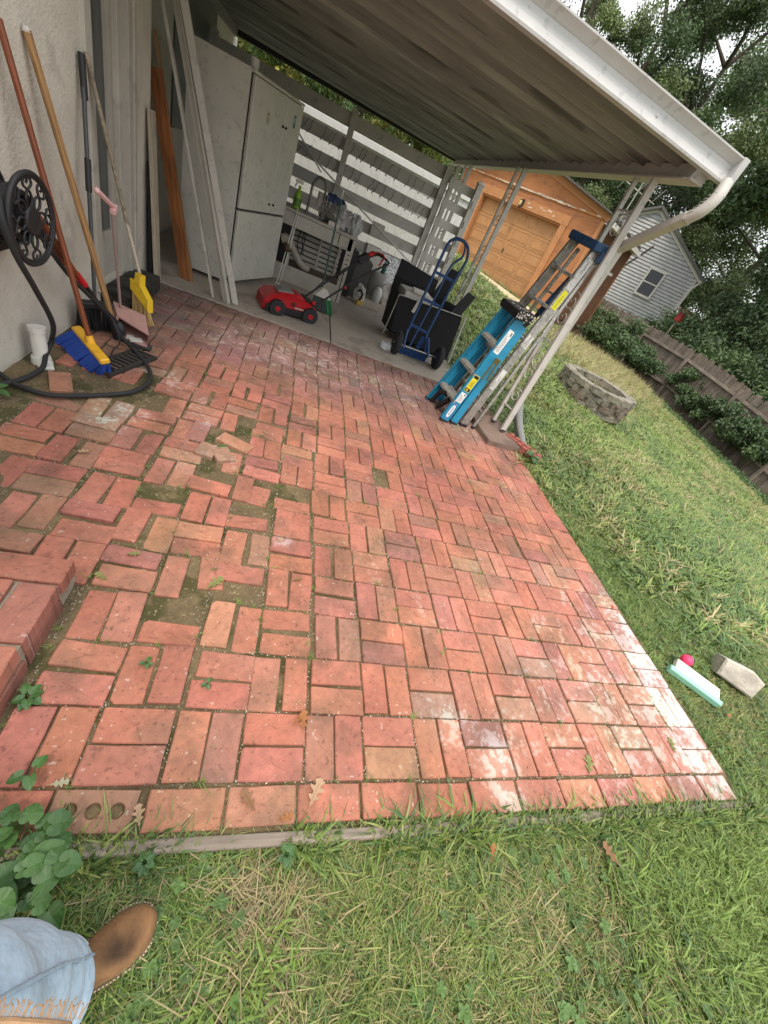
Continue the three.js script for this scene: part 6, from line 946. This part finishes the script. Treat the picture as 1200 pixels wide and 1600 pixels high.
// fallen leaves
{
  rnd = seeded(611);
  function oakLeaf(len, curl) {
    const pts = [[0, 0], [0.1, 0.06], [0.2, 0.05], [0.3, 0.2], [0.36, 0.21], [0.4, 0.09], [0.5, 0.1], [0.58, 0.28], [0.66, 0.3], [0.68, 0.12], [0.76, 0.11], [0.84, 0.2], [0.9, 0.17], [1, 0.0]];
    const s = new THREE.Shape(pts.concat(pts.slice(1, -1).reverse().map(p => [p[0] + 0.02, -p[1] * 0.95])).map(p => new THREE.Vector2(p[0] * len, p[1] * len))), g = new THREE.ShapeGeometry(s), p = g.attributes.position;
    for (let i = 0; i < p.count; i++) { const x = p.getX(i) / len, y = p.getY(i) / len; p.setZ(i, len * (curl * (y * y * 2.2 + 0.35 * (x - 0.5) ** 2) + 0.03 * Math.sin(x * 13 + y * 9))); } g.rotateX(-Math.PI / 2); g.computeVertexNormals(); const st = cyl([-0.16 * len, 0.004, 0.01 * len], [0.9 * len, curl * len * 0.1, 0], len * 0.012, len * 0.006, 5); return flat([g.toNonIndexed(), st]);
  }
  const brown = M([0.26, 0.14, 0.07], { rough: 0.8, side: THREE.DoubleSide, map: T.grime }), tan = M([0.46, 0.31, 0.20], { rough: 0.8, side: THREE.DoubleSide, map: T.grime }), olive = M([0.22, 0.24, 0.08], { rough: 0.7, side: THREE.DoubleSide, map: T.grime }), rust = M([0.36, 0.15, 0.05], { rough: 0.8, side: THREE.DoubleSide, map: T.grime });
  [[0.36, 0.006, -0.29, 0.11, 0.35, 1.1, tan, 'pale pinkish brown oak leaf lying over the timber edge'], [0.2, 0.006, -0.285, 0.09, 0.4, 2.2, brown, 'dark brown oak leaf on the border bricks'], [0.27, 0.006, -0.26, 0.06, 0.5, 0.3, rust, 'rust coloured curled leaf at the patio edge left of the pale leaf'], [1.53, 0.006, -0.36, 0.11, 0.2, 1.0, olive, 'olive green oak leaf on the near border bricks'], [2.13, 0.006, -0.44, 0.1, 0.25, 1.2, olive, 'greenish leaf on the limed bricks at the right edge'],
   [0.33, 0.008, -0.5, 0.09, 0.9, 1.5, rust, 'dry curled orange leaf standing in a joint'], [0.3, 0.006, -0.52, 0.06, 0.9, 0.9, rust, 'small curled orange leaf in the joint beside the larger one'], [-0.4, 0.006, -1.13, 0.065, 0.3, 0.4, olive, 'small green leaf on the left bricks'], [-0.42, 0.006, -1.0, 0.07, 0.3, 2.6, olive, 'green leaf below the small green leaf'], [-0.085, 0.012, -0.262, 0.07, 0.6, 1.9, tan, 'curled tan leaf beside the brick with three holes'],
   [-0.79, 0.006, -1.68, 0.07, 0.4, 0.5, tan, 'tan leaf on the bricks near the bare soil'], [0.26, 0.01, -1.12, 0.06, 0.8, 0.5, brown, 'crumpled brown leaf in the middle of the patio'], [0.17, 0.006, -1.34, 0.055, 0.2, 0.8, tan, 'small yellowish leaf right of the missing brick'], [-0.32, 0.004, -0.36, 0.055, 0.2, 0.2, M([0.3, 0.3, 0.2], { rough: 0.8, side: THREE.DoubleSide }), 'grey green leaf under the seedling at the left border'], [-0.08, 0.006, -1.02, 0.11, 0.5, 0.9, olive, 'wilted green sprig in the gap among the loose bricks'],
   [1.47, 0.02, -0.08, 0.1, 0.5, 2.0, brown, 'brown leaf in the grass below the olive leaf'], [0.95, 0.02, -0.13, 0.06, 0.5, 1.0, rust, 'small rust leaf in the grass before the timber edge'], [2.72, 0.02, -0.62, 0.06, 0.3, 0.2, rust, 'orange leaf in the grass below the foam board'], [2.35, 0.004, -1.27, 0.06, 0.4, 1.2, M([0.5, 0.04, 0.03], { rough: 0.6, side: THREE.DoubleSide }), 'bright red leaf on the right edge of the bricks'], [-1.1, 0.01, -2.27, 0.06, 0.6, 0.3, brown, 'dry brown leaf on the bare ground behind the hose'], [-1.0, 0.01, -2.3, 0.07, 0.7, 2.0, brown, 'crumpled brown leaf between hose and blue broom'], [0.03, -0.002, -2.72, 0.05, 0.5, 1, brown, 'small brown leaf in a joint at the middle of the patio'], [3.6, 0.03, -2.6, 0.08, 0.4, 1, tan, 'tan leaf on the lawn right of the patio']
  ].forEach(([x, y, z, len, curl, a, mm, l]) => { const g = oakLeaf(len * 0.75, curl); g.rotateY(a); g.translate(x, y, z); single('fallen_leaf', g, mm, l, 'leaf'); });
}
// leafy violets at the lower left
{
  rnd = seeded(621);
  const heart = (() => {
    const P = [], rim = [[0, 0.06], [0.07, -0.06], [0.2, -0.14], [0.36, -0.12], [0.48, 0.02], [0.54, 0.2], [0.52, 0.4], [0.43, 0.6], [0.28, 0.78], [0.12, 0.92], [0, 1.0]]; for (let i = rim.length - 2; i > 0; i--) rim.push([-rim[i][0], rim[i][1]]); const n = rim.length;
    const h = (x, y) => 0.25 * Math.abs(x) - 0.35 * (y - 0.3) ** 2 + 0.04 * Math.sin(y * 18) * Math.abs(x); const c = [0, 0.35];
    for (let i = 0; i < n; i++) { const a = rim[i], b = rim[(i + 1) % n]; const ma = [mix(c[0], a[0], 0.55), mix(c[1], a[1], 0.55)], mb = [mix(c[0], b[0], 0.55), mix(c[1], b[1], 0.55)]; const put = q => P.push(q[0], h(q[0], q[1]), q[1]); for (const t of [c, mb, ma, ma, mb, b, ma, b, a]) put(t); }
    const g = new THREE.BufferGeometry(); g.setAttribute('position', new THREE.Float32BufferAttribute(P, 3)); g.setAttribute('uv', new THREE.Float32BufferAttribute(P.filter((_, i) => i % 3 !== 1), 2)); return g;
  })();
  const vein = tex(256, 1.3, (u, v) => { const x = Math.abs(((u + 0.5) % 1) - 0.5) * 1.3, z = v > 0.85 ? (v - 1) * 1.3 : v * 1.3, q = Math.abs((((z - x * 0.75 - 0.02) % 0.17) + 0.17) % 0.17), rib = Math.max(sstep(0.03, 0.008, x), 0.75 * sstep(0.022, 0.004, Math.min(q, 0.17 - q)) * sstep(0.02, 0.06, x)); const k = 0.8 + 0.14 * fbm(u, v, 9, 4, 150); return [mix(k * 0.97, 1, rib * 0.8), mix(k, 1, rib * 0.7), mix(k * 0.95, 0.98, rib * 0.8)]; });
  const mats = [[0.075, 0.175, 0.045], [0.09, 0.2, 0.05], [0.06, 0.145, 0.04]].map(c => M(c, { rough: 0.5, side: THREE.DoubleSide, map: vein, phys: { transmission: 0.15, thickness: 0 } }));
  const v = thing('violet_plant', 'clump of heart shaped green violet leaves beside the boot', 'plant', [-0.315, -0.03, -0.165]), stems = [];
  for (let i = 0; i < 110; i++) {
    const x = R(-0.26, 0.1), z = R(-0.1, 0.15) - 0.02 + (x > 0.05 ? 0.02 : 0); if (x > 0.08 && z > 0.09) continue; const y = 0.05 + 0.085 * rnd() * (1 - 0.3 * Math.abs(x) / 0.26) + (x < -0.05 ? 0.02 : 0), s = R(0.027, 0.05), a = Math.atan2(x + 0.05, z - 0.02) + gauss() * 0.8;
    const g = heart.clone(); g.scale(s, s, s); g.rotateX(R(0.0, 0.5)); g.rotateZ(gauss() * 0.25); g.rotateY(a); g.translate(x, y, z); g.computeVertexNormals(); const o = part(v, i ? `leaf_${String(i).padStart(3, '0')}` : 'leaf', g, mats[i % 3]); stems.push(cyl([x * 0.7 - 0.01, 0, z * 0.7], [x, y, z], 0.0022, 0.0016, 5, true));
  }
  part(v, 'stem', stems, mats[1]);
  const sprout = (name, label, x, z, s, n, h) => { const t = thing(name, label, 'plant', [x, -0.005, z]); const st = []; for (let i = 0; i < n; i++) { const a = i * 2.4 + 0.4, q = s * R(0.3, 0.8), g = heart.clone(); g.scale(s * 0.75, s * 0.75, s); g.rotateX(R(-0.1, 0.4)); g.rotateY(a); g.translate(Math.sin(a) * q * 0.7, h * R(0.6, 1.1), Math.cos(a) * q * 0.7); g.computeVertexNormals(); part(t, i ? `leaf_${String(i).padStart(3, '0')}` : 'leaf', g, mats[i % 3]); st.push(cyl([0, 0, 0], [Math.sin(a) * q * 0.7, h * 0.8, Math.cos(a) * q * 0.7], 0.0018, 0.0014, 5, true)); } part(t, 'stem', st, mats[1]); };
  sprout('weed_sprout', 'small round leaved weed growing in a joint by the brick step', -0.46, -0.57, 0.03, 7, 0.025); sprout('weed_sprout', 'two leaved seedling standing in a joint at the left border', -0.365, -0.38, 0.034, 3, 0.05); sprout('weed_sprout', 'weed among the bricks where two are loose', -0.19, -1.99, 0.03, 5, 0.02); sprout('weed_sprout', 'tiny weed in the joint above the left row of bricks', -0.2, -0.7, 0.018, 4, 0.015); sprout('weed_sprout', 'tiny pair of leaves beside the tiny weed', 0.0, -0.64, 0.018, 3, 0.015); sprout('weed_sprout', 'low clump of round leaves between violets and boot toe', -0.05, -0.19, 0.02, 8, 0.02); sprout('weed_sprout', 'broad leaved weed under the pale oak leaf', 0.3, -0.185, 0.022, 7, 0.02); sprout('weed_sprout', 'leafy weed growing beside the scalloped edging', 2.5, -3.03, 0.07, 9, 0.09); sprout('weed_sprout', 'lobed weed on the soil at the left by the hose', -1.24, -1.98, 0.05, 6, 0.05);
}
// ------------------------------------------------------------------ the person behind the camera: a boot, a trouser leg, a fringe
{
  rnd = seeded(631);
  const p = thing('person', 'person in pale blue jeans and brown suede boot, only foot and lower leg in view', 'person', [-0.17, -0.03, 0.0]);
  const suedeMap = tex(512, 0.4, (u, v) => { const s = u * 0.4, w = v * 0.4, a = fbm(u, v, 10, 5, 71), b = fbm(u, v, 150, 2, 72), d = Math.exp(-(((s - 0.225) / 0.034) ** 2 + ((w - 0.06) / 0.022) ** 2)) * (0.5 + 0.7 * fbm(u, v, 26, 4, 73)), k = (0.74 + 0.38 * a - 0.1 * b) * (1 - 0.6 * Math.min(1, d)); return [k, k * 0.98, k * (0.94 + 0.05 * d)]; });
  const suede = M([0.36, 0.195, 0.09], { map: suedeMap, rough: 0.95, bump: T.rough, bs: 0.003, phys: { sheen: 0.4, sheenRoughness: 0.6, sheenColor: new THREE.Color(0.3, 0.2, 0.1) } });
  // boot axis from heel to toe
  const toe = V(0.172, 0, -0.1), heel = V(-0.088, 0, 0.05), ax = toe.clone().sub(heel).normalize(), sd = V(-ax.z, 0, ax.x), Lb = toe.distanceTo(heel);
  const sect = [[0.0, 0.0, 0.03, 0.05], [0.02, 0.055, 0.075, 0.05], [0.07, 0.066, 0.115, 0.055], [0.12, 0.068, 0.14, 0.06], [0.16, 0.074, 0.125, 0.05], [0.2, 0.09, 0.096, 0.03], [0.235, 0.098, 0.076, 0.02], [0.262, 0.088, 0.06, 0.01], [0.28, 0.07, 0.05, 0.005], [0.293, 0.044, 0.04, 0.0], [0.3, 0.008, 0.024, 0]];
  const P = [], U = [], I = [], N = 20; sect.forEach(([s, w, h], k) => { for (let i = 0; i <= N; i++) { const a = i / N * 6.283, c = Math.cos(a), sn = Math.sin(a), x = w / 2 * Math.sign(c) * Math.abs(c) ** 0.75, y = sn > 0 ? h * (0.16 + 0.84 * sn ** 0.85) : h * 0.16 * (1 + sn); const q = heel.clone().addScaledVector(ax, s).addScaledVector(sd, x + 0.006 * Math.sin(s * 10)); const wr = s > 0.1 && s < 0.2 && sn > 0.2 ? 0.003 * Math.sin(s * 420 + x * 40) : 0; P.push(q.x, 0.018 + y + wr, q.z); U.push(s, a * w * 0.5); } });
  for (let k = 0; k < sect.length - 1; k++) for (let i = 0; i < N; i++) { const a = k * (N + 1) + i, b = a + N + 1; I.push(a, a + 1, b, a + 1, b + 1, b); }
  const bg = new THREE.BufferGeometry(); bg.setAttribute('position', new THREE.Float32BufferAttribute(P, 3)); bg.setAttribute('uv', new THREE.Float32BufferAttribute(U, 2)); bg.setIndex(I); bg.computeVertexNormals();
  const shaft = lathe([[0.056, 0.0], [0.052, 0.05], [0.055, 0.12], [0.06, 0.2]], 0, 0, 0, 18); shaft.translate(heel.x + ax.x * 0.075, 0.07, heel.z + ax.z * 0.075);
  const boot = part(p, 'boot', [bg, shaft], suede, 'brown suede boot with rounded toe');
  // welt and sole follow the outline
  const out = []; for (const s of [1, -1]) { const L = sect.slice(1).map(([t, w]) => { const q = heel.clone().addScaledVector(ax, t).addScaledVector(sd, s * (w / 2 + 0.005) + 0.006 * Math.sin(t * 10)); return [q.x, q.z]; }); out.push(...(s === 1 ? L : L.reverse())); }
  const sole = slab(out.map(q => [q[0], -q[1]]), 0.012, 0.002); boxUV(sole); sole.rotateX(-Math.PI / 2); sole.translate(0, 0.014, 0); part(boot, 'sole', [sole], M([0.16, 0.10, 0.06], { rough: 0.7 }));
  const sti = []; for (let i = 0; i < out.length; i++) { const a = out[i], b = out[(i + 1) % out.length], d = Math.hypot(a[0] - b[0], a[1] - b[1]); for (let t = 0.003; t < d; t += 0.007) { const f = t / d, g2 = Math.min(1, (t + 0.0042) / d); sti.push(bar([mix(a[0], b[0], f), 0.0225, mix(a[1], b[1], f)], [mix(a[0], b[0], g2), 0.0225, mix(a[1], b[1], g2)], 0.0022, 0.002)); } } part(boot, 'stitching', sti, M([0.6, 0.5, 0.36], { rough: 0.8 })).userData.kind = 'stuff';
    // jeans
  const jean = M([0.44, 0.55, 0.66], { map: T.denim, rough: 0.95, bump: T.rough, bs: 0.004, side: THREE.DoubleSide });
  const rings = [[-0.0, 0.10, 0.0, 0.078], [-0.002, 0.14, 0.002, 0.08], [-0.008, 0.25, 0.012, 0.08], [-0.012, 0.4, 0.02, 0.088], [-0.02, 0.55, 0.03, 0.096], [-0.04, 0.7, 0.05, 0.1], [-0.08, 0.9, 0.09, 0.108], [-0.14, 1.1, 0.16, 0.115], [-0.2, 1.25, 0.22, 0.12]], JP = [], JU = [], JI = [], M2 = 44;
  const path = new THREE.CatmullRomCurve3(rings.map(r => V(r[0], r[1], r[2]))), steps = 90; for (let k = 0; k <= steps; k++) { const t = k / steps, c = path.getPoint(t), rr = (() => { const f = t * (rings.length - 1), i = Math.min(rings.length - 2, Math.floor(f)); return mix(rings[i][3], rings[i + 1][3], f - i); })(); for (let i = 0; i <= M2; i++) { const a = i / M2 * 6.283, e = sstep(0.03, 0.12, t), fold = e * (0.011 * Math.sin(t * 46 + 1.8 * Math.sin(a + 1) + 0.6 * Math.sin(3 * a)) * (1 - 0.7 * t) + 0.004 * Math.sin(a * 2 + t * 9)) - 0.003 * sstep(0.05, 0.02, Math.abs(t - 0.045)), r = rr + fold + e * 0.012 * (fbm(i / M2, t, 4, 3, 170) - 0.5); JP.push(c.x + Math.cos(a) * r, c.y + (1 - e) * 0.012 * Math.sin(a + 0.6), c.z + Math.sin(a) * r); JU.push(a * 0.09, t * 1.1); } }
  for (let k = 0; k < steps; k++) for (let i = 0; i < M2; i++) { const a = k * (M2 + 1) + i, b = a + M2 + 1; JI.push(a, b, a + 1, a + 1, b, b + 1); }
  const jg = new THREE.BufferGeometry(); jg.setAttribute('position', new THREE.Float32BufferAttribute(JP, 3)); jg.setAttribute('uv', new THREE.Float32BufferAttribute(JU, 2)); jg.setIndex(JI); jg.computeVertexNormals(); part(p, 'trouser_leg', jg, jean, 'pale blue denim trouser leg');
  // fringed suede jacket edge close to the camera
  const fr = [boxUV(slab([[0.02, -0.004], [0.06, -0.0015], [0.1, -0.006], [0.132, -0.012], [0.14, -0.02], [0.13, -0.05], [0.02, -0.05]], 0.006, 0.0015)).rotateX(-Math.PI / 2).translate(0, 0.98, 0.003)];
  for (let i = 0; i < 60; i++) { const x = 0.06 + i * 0.00132, z0 = 0.004 + 0.14 * Math.max(0, x - 0.09), L = R(0.0025, 0.0065); fr.push(tube([[x, 0.981, z0 + 0.003], [x + R(-0.001, 0.002), 0.984, z0 - L * 0.4], [x + R(-0.002, 0.004), 0.983, z0 - L]], 0.00035, 5, 4)); }
  part(p, 'jacket_fringe', fr, M([0.46, 0.30, 0.18], { map: T.suede, rough: 0.95 }), 'tan suede jacket edge with thin fringe');
  const hem = new THREE.TorusGeometry(0.079, 0.0035, 6, 44); hem.rotateX(Math.PI / 2); hem.rotateZ(0.1); hem.translate(0, 0.102, 0); const h2 = hem.clone().translate(-0.001, 0.024, 0.001); part(p, 'hem', [hem], M([0.6, 0.68, 0.75], { map: T.denim, rough: 0.95 })); part(p, 'side_seam', tube([0, 0.15, 0.3, 0.5, 0.7, 0.9].map(t => { const c = path.getPoint(t), r = mix(0.0825, 0.118, t); return [c.x + Math.cos(-0.55) * r, c.y, c.z + Math.sin(-0.55) * r]; }), 0.003, 60, 5), M([0.34, 0.44, 0.54], { map: T.denim, rough: 0.95 })); part(p, 'hem_seam', [h2], M([0.30, 0.38, 0.46], { map: T.denim, rough: 0.95 }));
}
renderer.render(scene, camera);
